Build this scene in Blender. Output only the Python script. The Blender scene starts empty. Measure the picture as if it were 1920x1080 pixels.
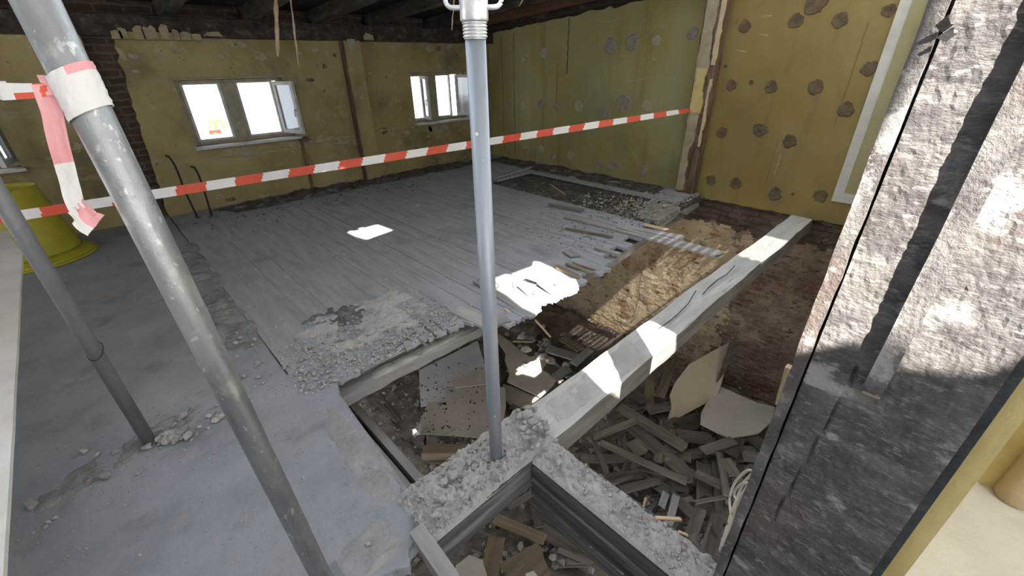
import bpy, bmesh, math, random
from mathutils import Vector, Matrix, noise
from math import sin, cos, pi, radians as R

S = bpy.context.scene
col = S.collection
random.seed(7)
rnd = random.Random(11)

# ------------------------------------------------------------------ camera
FPX, YAW, PITCH, ROLL, H = 783.6, R(43.2585), R(28.165), R(-1.115), 1.6
_f = Vector((sin(YAW)*cos(PITCH), cos(YAW)*cos(PITCH), -sin(PITCH)))
_r = Vector((cos(YAW), -sin(YAW), 0)); _u = _r.cross(_f)
_r2 = _r*cos(ROLL) + _u*sin(ROLL); _u2 = _u*cos(ROLL) - _r*sin(ROLL)
cam_d = bpy.data.cameras.new('camera'); cam = bpy.data.objects.new('camera', cam_d); col.objects.link(cam)
cam_d.sensor_width = 36; cam_d.lens = FPX/1920*36; cam_d.clip_start = 0.02
cam.matrix_world = Matrix(((_r2.x, _u2.x, -_f.x, 0), (_r2.y, _u2.y, -_f.y, 0), (_r2.z, _u2.z, -_f.z, H), (0, 0, 0, 1)))
S.camera = cam
CAM = Vector((0, 0, H))

# ------------------------------------------------------------------ light
w = bpy.data.worlds.new('sky'); S.world = w; w.use_nodes = True
wn = w.node_tree; bg = wn.nodes['Background']
tc = wn.nodes.new('ShaderNodeTexCoord'); sp = wn.nodes.new('ShaderNodeSeparateXYZ'); cr = wn.nodes.new('ShaderNodeValToRGB')
wn.links.new(tc.outputs['Generated'], sp.inputs[0]); wn.links.new(sp.outputs['Z'], cr.inputs[0])
cr.color_ramp.elements[0].color = (0.96, 0.975, 1.0, 1); cr.color_ramp.elements[1].color = (0.70, 0.83, 1.0, 1)
wn.links.new(cr.outputs[0], bg.inputs[0]); bg.inputs[1].default_value = 3.2
SUN = Vector((1.0, 1.2, -1.65))
sd = bpy.data.lights.new('sun', 'SUN'); sd.energy = 40; sd.angle = R(0.36); sd.color = (1.0, 0.94, 0.84)
so = bpy.data.objects.new('sun', sd); col.objects.link(so); so.location = (-4, -5, 8)
so.rotation_euler = SUN.to_track_quat('-Z', 'Y').to_euler()
vs = S.view_settings; vs.view_transform = 'Standard'; vs.look = 'None'; vs.gamma = 1; vs.use_curve_mapping = False
vs.exposure = -0.06
S.cycles.max_bounces = 8; S.cycles.diffuse_bounces = 6
S.cycles.use_denoising = True

# ------------------------------------------------------------------ points of the place
def ray(x, y): return _r2*((x-960)/FPX) + _u2*(-(y-540)/FPX) + _f
def onz(x, y, z=0.0):
    d = ray(x, y); return CAM + d*((z-H)/d.z)
def onx(x, y, X):
    d = ray(x, y); return CAM + d*(X/d.x)
def ony(x, y, Y):
    d = ray(x, y); return CAM + d*(Y/d.y)
def onplane(x, y, p, n):
    d = ray(x, y); return CAM + d*((p-CAM).dot(n)/d.dot(n))

# ------------------------------------------------------------------ materials
def mat(name, stops, scale=3.0, rough=0.9, bump=0.3, bscale=30.0, coord='pos', stretch=(1, 1, 1), layers=(),
        metallic=0.0, rand=0.0, bdist=0.02, detail=8.0, brick=None, spec=0.3):
    m = bpy.data.materials.new(name); m.use_nodes = True
    t = m.node_tree; N = t.nodes; L = t.links
    b = N['Principled BSDF']; b.inputs['Roughness'].default_value = rough; b.inputs['Metallic'].default_value = metallic
    b.inputs['Specular IOR Level'].default_value = spec
    if coord == 'pos':
        g = N.new('ShaderNodeNewGeometry'); src = g.outputs['Position']
    else:
        g = N.new('ShaderNodeTexCoord'); src = g.outputs['Object']
        oi = N.new('ShaderNodeObjectInfo'); ad = N.new('ShaderNodeVectorMath'); ad.operation = 'ADD'
        mu = N.new('ShaderNodeMath'); mu.operation = 'MULTIPLY'; mu.inputs[1].default_value = 37.0
        L.new(oi.outputs['Random'], mu.inputs[0]); L.new(src, ad.inputs[0]); L.new(mu.outputs[0], ad.inputs[1]); src = ad.outputs[0]
    def noi(sc, st, det=detail, ro=0.6):
        mp = N.new('ShaderNodeMapping'); mp.inputs['Scale'].default_value = st; L.new(src, mp.inputs[0])
        n = N.new('ShaderNodeTexNoise'); n.inputs['Scale'].default_value = sc; n.inputs['Detail'].default_value = det
        n.inputs['Roughness'].default_value = ro; L.new(mp.outputs[0], n.inputs['Vector']); return n.outputs['Fac']
    rp = N.new('ShaderNodeValToRGB'); e = rp.color_ramp.elements
    while len(e) < len(stops): e.new(0.5)
    for i, (p, c) in enumerate(stops): e[i].position = p; e[i].color = (*c, 1)
    L.new(noi(scale, stretch), rp.inputs[0]); colr = rp.outputs[0]
    if brick:
        bt = N.new('ShaderNodeTexBrick'); mp = N.new('ShaderNodeMapping')
        cx = N.new('ShaderNodeSeparateXYZ'); cb = N.new('ShaderNodeCombineXYZ'); L.new(src, cx.inputs[0])
        L.new(cx.outputs['XYZ'.index(brick['axis'])], cb.inputs[0]); L.new(cx.outputs[2], cb.inputs[1])
        nz = N.new('ShaderNodeTexNoise'); nz.inputs['Scale'].default_value = 6
        mx = N.new('ShaderNodeVectorMath'); mx.operation = 'SCALE'; mx.inputs['Scale'].default_value = 0.05
        L.new(src, nz.inputs['Vector']); L.new(nz.outputs['Color'], mx.inputs[0])
        aa = N.new('ShaderNodeVectorMath'); L.new(cb.outputs[0], aa.inputs[0]); L.new(mx.outputs[0], aa.inputs[1])
        L.new(aa.outputs[0], bt.inputs['Vector'])
        for k, v in (('Scale', 1.0), ('Mortar Size', 0.012), ('Brick Width', 0.24), ('Row Height', 0.075), ('Mortar Smooth', 0.4)): bt.inputs[k].default_value = v
        bt.inputs['Color1'].default_value = (*brick['c1'], 1); bt.inputs['Color2'].default_value = (*brick['c2'], 1); bt.inputs['Mortar'].default_value = (*brick['m'], 1)
        mi = N.new('ShaderNodeMix'); mi.data_type = 'RGBA'
        mr = N.new('ShaderNodeMapRange'); mr.inputs[1].default_value = brick['lo']; mr.inputs[2].default_value = brick['hi']
        L.new(noi(brick['scale'], (1, 1, 1)), mr.inputs[0]); L.new(mr.outputs[0], mi.inputs[0])
        L.new(colr, mi.inputs[6]); L.new(bt.outputs['Color'], mi.inputs[7]); colr = mi.outputs[2]
    for ly in layers:
        c, sc, lo, hi = ly[:4]; st = ly[4] if len(ly) > 4 else (1, 1, 1)
        mr = N.new('ShaderNodeMapRange'); mr.inputs[1].default_value = lo; mr.inputs[2].default_value = hi
        if len(ly) > 5: mr.inputs[4].default_value = ly[5]
        L.new(noi(sc, st), mr.inputs[0])
        mi = N.new('ShaderNodeMix'); mi.data_type = 'RGBA'; L.new(mr.outputs[0], mi.inputs[0]); L.new(colr, mi.inputs[6])
        mi.inputs[7].default_value = (*c, 1); colr = mi.outputs[2]
    if rand:
        oi2 = N.new('ShaderNodeObjectInfo'); mr = N.new('ShaderNodeMapRange'); mr.inputs[3].default_value = 1-rand; mr.inputs[4].default_value = 1+rand
        L.new(oi2.outputs['Random'], mr.inputs[0]); hs = N.new('ShaderNodeHueSaturation'); L.new(mr.outputs[0], hs.inputs['Value']); L.new(colr, hs.inputs['Color']); colr = hs.outputs[0]
    L.new(colr, b.inputs['Base Color'])
    if bump:
        bp = N.new('ShaderNodeBump'); bp.inputs['Strength'].default_value = bump; bp.inputs['Distance'].default_value = bdist
        L.new(noi(bscale, stretch, 6.0, 0.65), bp.inputs['Height']); L.new(bp.outputs[0], b.inputs['Normal'])
    return m

G3 = lambda v, d=0.0: (v+d, v, v-d)
MT = {}
MT['board_floor'] = mat('dusty_boards', [(.3, (.23, .24, .258)), (.5, (.295, .305, .325)), (.75, (.355, .362, .372))], 2.2, .85, .25, 20, stretch=(6, 1, 1),
    layers=[((.12, .12, .125), 1.3, .55, .72, (1, 1, 1), .5), ((.45, .43, .40), 26, .66, .74, (1, 1, 1), .6)])
MT['dust_floor'] = mat('dusty_screed', [(.3, (.205, .214, .232)), (.5, (.255, .264, .283)), (.72, (.305, .311, .325))], 2.6, .9, .5, 22,
    layers=[((.30, .278, .26), 1.5, .50, .68, (1, 1, 1), .7), ((.115, .117, .125), 3.1, .56, .70, (1, 1, 1), .55), ((.31, .30, .29), 9, .60, .70, (1, 1, 1), .5), ((.5, .47, .42), 40, .68, .76, (1, 1, 1), .6)])
MT['dirt'] = mat('ashy_dirt', [(.3, (.18, .172, .165)), (.5, (.28, .27, .258)), (.7, (.38, .36, .335))], 9, .95, .9, 45, bdist=.03)
MT['lip_dust'] = mat('lip_crust', [(.3, (.25, .245, .24)), (.5, (.31, .302, .293)), (.72, (.38, .365, .35))], 9, .95, .8, 50)
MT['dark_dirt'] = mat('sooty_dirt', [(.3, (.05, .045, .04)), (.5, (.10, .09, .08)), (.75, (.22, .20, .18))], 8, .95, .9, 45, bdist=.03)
MT['pit_dirt'] = mat('brown_dirt', [(.3, (.17, .142, .12)), (.5, (.28, .238, .205)), (.75, (.41, .365, .32))], 6, .95, .9, 35, bdist=.03)
MT['rubble'] = mat('rubble_grey', [(.3, (.28, .265, .245)), (.5, (.38, .36, .335)), (.75, (.5, .475, .45))], 8, .95, .5, 40, coord='obj', rand=.25)
MT['rubble_dust'] = mat('dust_coat', [(.3, (.37, .35, .33)), (.5, (.45, .425, .40)), (.75, (.56, .535, .505))], 10, .95, .8, 55, layers=[((.30, .28, .265), 5, .54, .68, (1, 1, 1), .5)])
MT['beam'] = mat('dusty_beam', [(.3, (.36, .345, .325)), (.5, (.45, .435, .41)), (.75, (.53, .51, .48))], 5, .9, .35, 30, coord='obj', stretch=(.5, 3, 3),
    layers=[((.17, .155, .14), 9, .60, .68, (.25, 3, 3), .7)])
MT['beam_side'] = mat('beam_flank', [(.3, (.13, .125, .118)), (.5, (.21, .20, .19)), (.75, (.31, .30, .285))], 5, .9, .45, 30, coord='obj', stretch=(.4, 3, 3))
MT['burnt_beam'] = mat('charred_grey_wood', [(.3, (.035, .035, .037)), (.5, (.085, .086, .088)), (.72, (.25, .248, .245))], 5, .85, .5, 30, coord='obj', stretch=(.25, 4, 4))
MT['char'] = mat('charred_timber', [(.28, (.06, .055, .056)), (.46, (.105, .098, .098)), (.60, (.165, .156, .152)), (.8, (.29, .275, .265))], 11, .8, .9, 110, coord='obj', stretch=(.8, .8, 1.8), bdist=.012,
    layers=[((.17, .12, .10), 2.2, .5, .66, (1, 1, 1), .5), ((.40, .385, .375), 7.5, .565, .62, (.8, .7, 1.3), .85), ((.05, .045, .045), 3.0, .56, .70, (1, .6, 1.6), .55), ((.34, .325, .31), 55, .56, .66, (.6, .6, 1.8), .55)])
MT['ceiling'] = mat('charred_ceiling', [(.3, (.008, .007, .007)), (.55, (.02, .017, .015)), (.8, (.06, .048, .04))], 3, .9, .5, 20, stretch=(3, 1, 1))
MT['rafter'] = mat('charred_rafter', [(.3, (.015, .012, .01)), (.55, (.045, .035, .028)), (.8, (.14, .105, .075))], 3, .9, .5, 20, stretch=(4, 1, 4))
MT['brown_beam'] = mat('brown_beam', [(.3, (.09, .045, .027)), (.6, (.14, .07, .042)), (.8, (.17, .09, .055))], 3, .85, .3, 25, stretch=(4, .6, 4))
olive = [(.25, (.18, .138, .068)), (.45, (.265, .21, .098)), (.6, (.295, .24, .115)), (.8, (.33, .28, .16))]
MT['wall_back'] = mat('olive_plaster', olive, 1.6, .9, .35, 18,
    layers=[((.115, .09, .055), 1.5, .50, .66, (1, 1, .7), .75), ((.36, .32, .215), 6, .61, .66, (1, 1, 1), .6), ((.11, .085, .05), 12, .66, .70, (1, 1, 1), .8), ((.31, .28, .19), 2.2, .56, .72, (1, 1, 2.5), .5), ((.20, .14, .10), 2.6, .64, .74, (1, 1, 1.5), .5)])
MT['wall_green'] = mat('green_plaster', [(.25, (.24, .208, .095)), (.5, (.315, .275, .125)), (.75, (.36, .33, .185))], 1.2, .9, .3, 16,
    layers=[((.31, .245, .075), .9, .5, .68, (1, 2.2, .2), .75), ((.27, .285, .185), 1.1, .48, .66, (1, 1, .6), .6), ((.15, .12, .065), 2.0, .56, .76, (1, 2.5, .35), .6), ((.40, .37, .25), 9, .66, .70, (1, 1, 1), .5)])
MT['wall_yellow'] = mat('yellow_plaster', [(.25, (.165, .122, .042)), (.5, (.212, .160, .056)), (.75, (.245, .195, .080))], 1.1, .9, .25, 16,
    layers=[((.215, .145, .034), .8, .5, .68, (1, 2, .3), .6), ((.135, .102, .042), 1.6, .58, .74, (1, 2.5, .4), .5), ((.10, .08, .045), 5, .70, .74, (1, 1, 1), .6)])
MT['dab_pale'] = mat('pale_adhesive', [(.3, (.30, .285, .18)), (.6, (.38, .365, .26)), (.8, (.43, .42, .32))], 12, .95, .5, 40)
MT['dab_brown'] = mat('brown_adhesive', [(.3, (.085, .057, .032)), (.55, (.135, .097, .057)), (.8, (.18, .135, .085))], 14, .95, .7, 50)
MT['dab_tan'] = mat('tan_scar', [(.3, (.22, .18, .11)), (.6, (.33, .28, .19)), (.8, (.42, .365, .27))], 14, .95, .7, 50)
MT['grime'] = mat('wall_grime', [(.3, (.085, .068, .04)), (.6, (.13, .105, .06)), (.8, (.18, .15, .085))], 6, .95, .4, 40)
MT['dab_grey'] = mat('grey_adhesive', [(.3, (.22, .20, .165)), (.6, (.31, .285, .24)), (.8, (.38, .36, .31))], 14, .95, .7, 50)
MT['cream_plaster'] = mat('cream_plaster', [(.3, (.26, .21, .14)), (.55, (.35, .295, .21)), (.8, (.42, .365, .28))], 5, .9, .5, 30)
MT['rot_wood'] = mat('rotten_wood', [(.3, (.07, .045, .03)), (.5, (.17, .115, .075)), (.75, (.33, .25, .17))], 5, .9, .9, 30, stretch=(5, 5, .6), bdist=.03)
MT['brick_dark'] = mat('burnt_brick', [(.3, (.035, .025, .02)), (.55, (.09, .06, .045)), (.8, (.17, .13, .10))], 5, .95, 1.0, 25, bdist=.04,
    brick=dict(axis='X', c1=(.10, .055, .035), c2=(.06, .04, .03), m=(.11, .095, .08), lo=.3, hi=.5, scale=3))
MT['brick_pit'] = mat('brick_and_plaster', [(.25, (.33, .245, .16)), (.5, (.53, .42, .285)), (.75, (.64, .535, .39))], 3.5, .95, 1.0, 16, bdist=.06,
    brick=dict(axis='Y', c1=(.26, .105, .05), c2=(.20, .115, .075), m=(.36, .28, .19), lo=.53, hi=.65, scale=2.6),
    layers=[((.13, .085, .055), 12, .60, .66, (1, .7, 1.7), .9), ((.24, .115, .06), 6, .60, .70, (1, .6, 2), .7)])
MT['brick_worn'] = mat('worn_brick', [(.25, (.17, .12, .085)), (.5, (.30, .225, .16)), (.75, (.43, .345, .26))], 3.5, .95, 1.0, 16, bdist=.06,
    brick=dict(axis='Y', c1=(.22, .105, .06), c2=(.15, .09, .065), m=(.235, .18, .13), lo=.44, hi=.60, scale=2.6),
    layers=[((.085, .062, .048), 11, .58, .65, (1, .6, 1.7), .9), ((.17, .115, .085), 1.3, .48, .66, (1, 1, 1), .6)])
MT['ash_dirt'] = mat('ash_dirt', [(.3, (.11, .108, .108)), (.5, (.175, .172, .17)), (.75, (.27, .262, .255))], 9, .95, .9, 45, bdist=.03)
MT['brick_top'] = mat('sooty_brick', [(.3, (.06, .047, .038)), (.55, (.13, .10, .082)), (.8, (.24, .195, .155))], 5, .95, 1.0, 25, bdist=.04,
    brick=dict(axis='Y', c1=(.13, .075, .05), c2=(.085, .06, .05), m=(.055, .045, .04), lo=.35, hi=.5, scale=3))
MT['plank'] = mat('old_board', [(.3, (.10, .084, .07)), (.55, (.17, .147, .124)), (.8, (.25, .222, .192))], 4, .9, .4, 30, coord='obj', stretch=(.35, 4, 4), rand=.35)
MT['plank_tan'] = mat('tan_board', [(.3, (.155, .12, .08)), (.55, (.225, .178, .122)), (.8, (.29, .235, .168))], 4, .9, .35, 30, coord='obj', stretch=(.35, 4, 4), rand=.2)
MT['plank_grey'] = mat('dusty_board', [(.3, (.22, .215, .21)), (.55, (.31, .30, .29)), (.8, (.40, .385, .36))], 4, .9, .35, 30, coord='obj', stretch=(.35, 4, 4), rand=.15)
MT['fresh_wood'] = mat('split_wood', [(.3, (.38, .27, .17)), (.55, (.52, .40, .27)), (.8, (.62, .5, .36))], 4, .85, .5, 40, coord='obj', stretch=(.3, 5, 5), rand=.15)
MT['sheet'] = mat('plasterboard', [(.3, (.42, .375, .315)), (.55, (.51, .46, .39)), (.8, (.57, .525, .455))], 2.0, .9, .15, 25, rand=.1, layers=[((.14, .11, .09), 22, .68, .72, (1, 1, 1), .8), ((.30, .26, .215), 4, .55, .68, (1, 1, 1), .6)])
MT['sheet_white'] = mat('white_plasterboard', [(.3, (.58, .58, .59)), (.55, (.66, .66, .67)), (.8, (.72, .72, .72))], 2.0, .9, .15, 25, layers=[((.14, .11, .09), 22, .68, .72, (1, 1, 1), .8)])
MT['sheet_tan'] = mat('tan_panel', [(.3, (.42, .35, .25)), (.55, (.50, .42, .31)), (.8, (.55, .475, .36))], 1.8, .85, .1, 25)
MT['galv'] = mat('galvanised_steel', [(.3, (.22, .235, .24)), (.5, (.30, .315, .318)), (.75, (.40, .41, .405))], 9, .42, .15, 60, coord='obj', stretch=(1, 1, .5), metallic=.75,
    layers=[((.50, .50, .45), 14, .56, .66, (1, 1, .6), .7), ((.22, .24, .24), 30, .60, .68, (1, 1, .7), .7), ((.70, .70, .68), 60, .60, .66, (1, 1, .5), .7)])
MT['steel_blue'] = mat('painted_steel', [(.3, (.30, .33, .38)), (.55, (.37, .41, .46)), (.8, (.45, .48, .53))], 5, .45, .1, 40, coord='obj', stretch=(1, 1, .3), metallic=.45)
MT['steel_dark'] = mat('dull_steel', [(.3, (.16, .165, .17)), (.55, (.24, .245, .25)), (.8, (.34, .34, .34))], 7, .5, .2, 50, coord='obj', stretch=(1, 1, .4), metallic=.5)
MT['bright_steel'] = mat('bright_galvanised', [(.3, (.60, .62, .63)), (.55, (.72, .73, .74)), (.8, (.82, .82, .80))], 25, .35, .1, 60, coord='obj', metallic=.7)
MT['tape_red'] = mat('red_tape', [(.3, (.60, .085, .045)), (.7, (.66, .11, .06))], 5, .5, .15, 40)
MT['tape_white'] = mat('white_tape', [(.3, (.68, .66, .64)), (.7, (.76, .74, .72))], 5, .5, .15, 40)
MT['tape_pink'] = mat('faded_tape', [(.3, (.72, .30, .33)), (.7, (.78, .42, .44))], 5, .5, .2, 40)
MT['yellow_plastic'] = mat('yellow_plastic', [(.3, (.30, .26, .02)), (.6, (.36, .315, .03)), (.8, (.38, .34, .07))], 6, .5, .1, 40)
MT['black'] = mat('black_rubber', [(.3, (.012, .012, .012)), (.7, (.03, .03, .03))], 10, .7, .3, 40)
MT['white_cable'] = mat('cream_cable', [(.3, (.55, .50, .40)), (.7, (.65, .60, .5))], 10, .6, .1, 40)
MT['frame_paint'] = mat('grey_window_paint', [(.3, (.34, .33, .30)), (.55, (.44, .44, .43)), (.8, (.55, .56, .57))], 9, .7, .3, 40, layers=[((.2, .15, .1), 12, .62, .7, (1, 1, 1), .6)])
MT['frame_olive'] = mat('olive_window_paint', [(.3, (.20, .175, .12)), (.55, (.27, .24, .17)), (.8, (.33, .30, .22))], 9, .8, .3, 40)
MT['white_board'] = mat('white_chipboard', [(.3, (.55, .50, .45)), (.55, (.64, .595, .55)), (.8, (.70, .66, .62))], 4, .8, .1, 40)
MT['reflector'] = mat('pale_reflector', [(.3, (.55, .55, .56)), (.7, (.64, .65, .67))], 3, .9, .1, 20)  # unseen faces only, pale to bounce light into the room
MT['cream_floor'] = mat('cream_floor', [(.3, (.60, .58, .53)), (.55, (.68, .665, .615)), (.8, (.73, .72, .68))], 4, .85, .2, 30)
MT['ochre'] = mat('ochre_plaster', [(.3, (.42, .33, .13)), (.55, (.52, .42, .18)), (.8, (.58, .48, .24))], 5, .9, .3, 30)
MT['ochre_tan'] = mat('tan_plaster', [(.3, (.42, .32, .20)), (.55, (.50, .395, .24)), (.8, (.55, .45, .29))], 4, .9, .3, 30)
MT['casing_white'] = mat('pale_paint', [(.3, (.40, .385, .34)), (.55, (.48, .465, .42)), (.8, (.53, .515, .47))], 4, .8, .2, 40)
MT['casing_panel'] = mat('pale_yellow_paint', [(.3, (.25, .22, .115)), (.6, (.30, .27, .15)), (.8, (.33, .30, .18))], 3, .85, .2, 30)
MT['casing_bead'] = mat('cream_paint', [(.3, (.58, .55, .38)), (.6, (.66, .63, .47))], 6, .7, .1, 40)
MT['slate'] = mat('black_insulation', [(.3, (.02, .025, .028)), (.6, (.05, .058, .062)), (.8, (.09, .10, .105))], 14, .9, .5, 50)
MT['facade'] = mat('pale_facade', [(.3, (.62, .62, .60)), (.7, (.72, .72, .70))], 2, .9, 0)
MT['facade_blue'] = mat('blue_glazing', [(.3, (.16, .26, .36)), (.7, (.22, .33, .44))], 2, .4, 0)
MT['ground'] = mat('pale_ground', [(.3, (.30, .29, .27)), (.7, (.38, .37, .35))], 1, .95, 0)
MT['sign_red'] = mat('red_sign', [(.3, (.6, .03, .02)), (.7, (.65, .05, .03))], 2, .6, 0)
MT['sign_yellow'] = mat('yellow_sign', [(.3, (.75, .5, .02)), (.7, (.8, .55, .03))], 2, .6, 0)
def glass():
    m = bpy.data.materials.new('dusty_pane'); m.use_nodes = True; t = m.node_tree; N = t.nodes; L = t.links
    N.remove(N['Principled BSDF']); o = N['Material Output']
    a = N.new('ShaderNodeBsdfTransparent'); a.inputs[0].default_value = (.80, .85, .88, 1)
    g = N.new('ShaderNodeBsdfGlossy'); g.inputs[0].default_value = (.8, .85, .9, 1); g.inputs[1].default_value = .08
    d = N.new('ShaderNodeBsdfDiffuse'); d.inputs[0].default_value = (.5, .53, .55, 1)
    m1 = N.new('ShaderNodeMixShader'); m1.inputs[0].default_value = .22; m2 = N.new('ShaderNodeMixShader'); m2.inputs[0].default_value = .25
    L.new(a.outputs[0], m1.inputs[1]); L.new(g.outputs[0], m1.inputs[2]); L.new(m1.outputs[0], m2.inputs[1]); L.new(d.outputs[0], m2.inputs[2]); L.new(m2.outputs[0], o.inputs[0])
    return m
MT['glass'] = glass()

# ------------------------------------------------------------------ object helpers
WLOC = {}
def tag(o, label=None, cat=None, group=None, kind=None):
    if label: o['label'] = label
    if cat: o['category'] = cat
    if group: o['group'] = group
    if kind: o['kind'] = kind
    return o
def thing(name, label, cat, loc, group=None):
    o = bpy.data.objects.new(name, None); col.objects.link(o); o.location = loc; o.empty_display_size = .1
    WLOC[o.name] = Vector(loc); return tag(o, label, cat, group)
def obj(name, bm, mats, parent=None, origin=None, smooth=False, label=None, cat=None, group=None, kind=None):
    """bm is in world space (parent space = world shifted by the parent's place)."""
    me = bpy.data.meshes.new(name)
    bmesh.ops.recalc_face_normals(bm, faces=bm.faces)
    if parent is not None: base = WLOC[parent.name]
    elif origin is not None: base = Vector(origin)
    else: base = Vector((0, 0, 0))
    if parent is not None and origin is not None:
        bmesh.ops.translate(bm, vec=-Vector(origin), verts=bm.verts)
    else:
        bmesh.ops.translate(bm, vec=-base, verts=bm.verts)
    if smooth:
        for f in bm.faces: f.smooth = True
    bm.to_mesh(me); bm.free()
    for m in (mats if isinstance(mats, (list, tuple)) else [mats]): me.materials.append(MT[m])
    o = bpy.data.objects.new(name, me); col.objects.link(o)
    if parent is not None:
        o.parent = parent; o.location = (Vector(origin)-base) if origin is not None else (0, 0, 0)
        WLOC[o.name] = Vector(origin) if origin is not None else base
    else:
        o.location = base; WLOC[o.name] = base
    return tag(o, label, cat, group, kind)
def lobj(name, bm, m, M, parent=None, smooth=False, **k):
    """bm is in the object's own space, M its place in the world."""
    me = bpy.data.meshes.new(name); bmesh.ops.recalc_face_normals(bm, faces=bm.faces)
    if smooth:
        for f in bm.faces: f.smooth = True
    bm.to_mesh(me); bm.free()
    for mm in (m if isinstance(m, (list, tuple)) else [m]): me.materials.append(MT[mm])
    o = bpy.data.objects.new(name, me); col.objects.link(o)
    if parent is not None:
        o.parent = parent; o.matrix_local = Matrix.Translation(-WLOC[parent.name]) @ M
    else: o.matrix_world = M
    WLOC[o.name] = M.translation.copy()
    return tag(o, k.get('label'), k.get('cat'), k.get('group'), k.get('kind'))
def box(bm, x0, x1, y0, y1, z0, z1, mi=0):
    v = [bm.verts.new((x, y, z)) for x in (x0, x1) for y in (y0, y1) for z in (z0, z1)]
    for q in ((0, 1, 3, 2), (4, 6, 7, 5), (0, 4, 5, 1), (2, 3, 7, 6), (0, 2, 6, 4), (1, 5, 7, 3)):
        bm.faces.new([v[i] for i in q]).material_index = mi
def sbox(*a, mi=0):
    bm = bmesh.new(); box(bm, *a, mi=mi); return bm
def bev(bm, w, n=1):
    bmesh.ops.bevel(bm, geom=bm.edges[:], offset=w, segments=n, affect='EDGES'); return bm
def prism(bm, pts, off, mi=0, holes=()):
    """planar outline (3D points, any plane) with holes, thickened by the vector off"""
    off = Vector(off); loops = [pts]+list(holes); ed = []; lv = []
    for lp in loops:
        vs_ = [bm.verts.new(p) for p in lp]; lv.append(vs_)
        for i in range(len(vs_)): ed.append(bm.edges.new((vs_[i], vs_[(i+1) % len(vs_)])))
    if holes:
        g = bmesh.ops.triangle_fill(bm, use_beauty=True, use_dissolve=False, edges=ed)
        fs = [f for f in g['geom'] if isinstance(f, bmesh.types.BMFace)]
    else: fs = [bm.faces.new(lv[0])]
    g = bmesh.ops.extrude_face_region(bm, geom=fs)
    nv = [x for x in g['geom'] if isinstance(x, bmesh.types.BMVert)]
    for f in fs: f.material_index = mi
    bmesh.ops.translate(bm, vec=off, verts=nv)
    for v in nv:
        for f in v.link_faces: f.material_index = mi
    return bm
def tube(bm, pts, r, seg=10, mi=0, cap=True):
    pts = [Vector(p) for p in pts]; rings = []; up = Vector((0, 0, 1))
    for i, p in enumerate(pts):
        t = (pts[min(i+1, len(pts)-1)]-pts[max(i-1, 0)]).normalized()
        a = t.cross(up if abs(t.z) < .95 else Vector((1, 0, 0))).normalized(); b = t.cross(a)
        rr = r[i] if isinstance(r, (list, tuple)) else r
        rings.append([bm.verts.new(p + a*rr*cos(2*pi*k/seg) + b*rr*sin(2*pi*k/seg)) for k in range(seg)])
    for i in range(len(rings)-1):
        for k in range(seg):
            f = bm.faces.new((rings[i][k], rings[i][(k+1) % seg], rings[i+1][(k+1) % seg], rings[i+1][k])); f.material_index = mi; f.smooth = True
    if cap:
        bm.faces.new(rings[0][::-1]).material_index = mi; bm.faces.new(rings[-1]).material_index = mi
    return bm
def lathe(bm, c, prof, seg=32, mi=0, close=False):
    rings = [[bm.verts.new((c[0]+r*cos(2*pi*k/seg), c[1]+r*sin(2*pi*k/seg), c[2]+z)) for k in range(seg)] for r, z in prof]
    n = len(rings)
    for i in range(n if close else n-1):
        a = rings[i]; b = rings[(i+1) % n]
        for k in range(seg):
            f = bm.faces.new((a[k], a[(k+1) % seg], b[(k+1) % seg], b[k])); f.material_index = mi; f.smooth = True
    return bm
def smooth_path(pts, n=6):
    P = [Vector(p) for p in pts]; P = [P[0]*2-P[1]]+P+[P[-1]*2-P[-2]]; out = []
    for i in range(1, len(P)-2):
        for k in range(n):
            t = k/n; a, b, c, d = P[i-1:i+3]
            out.append(.5*((2*b)+(c-a)*t+(2*a-5*b+4*c-d)*t*t+(3*b-a-3*c+d)*t**3))
    out.append(P[-2]); return out
def frame_of(p0, p1, up=(0, 0, 1), twist=0.0):
    p0 = Vector(p0); p1 = Vector(p1); x = (p1-p0).normalized(); up = Vector(up)
    if abs(x.dot(up)) > .97: up = Vector((0, 1, 0))
    y = up.cross(x).normalized(); z = x.cross(y)
    if twist: y, z = y*cos(twist)+z*sin(twist), z*cos(twist)-y*sin(twist)
    c = (p0+p1)/2
    return Matrix(((x.x, y.x, z.x, c.x), (x.y, y.y, z.y, c.y), (x.z, y.z, z.z, c.z), (0, 0, 0, 1))), (p1-p0).length
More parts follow.
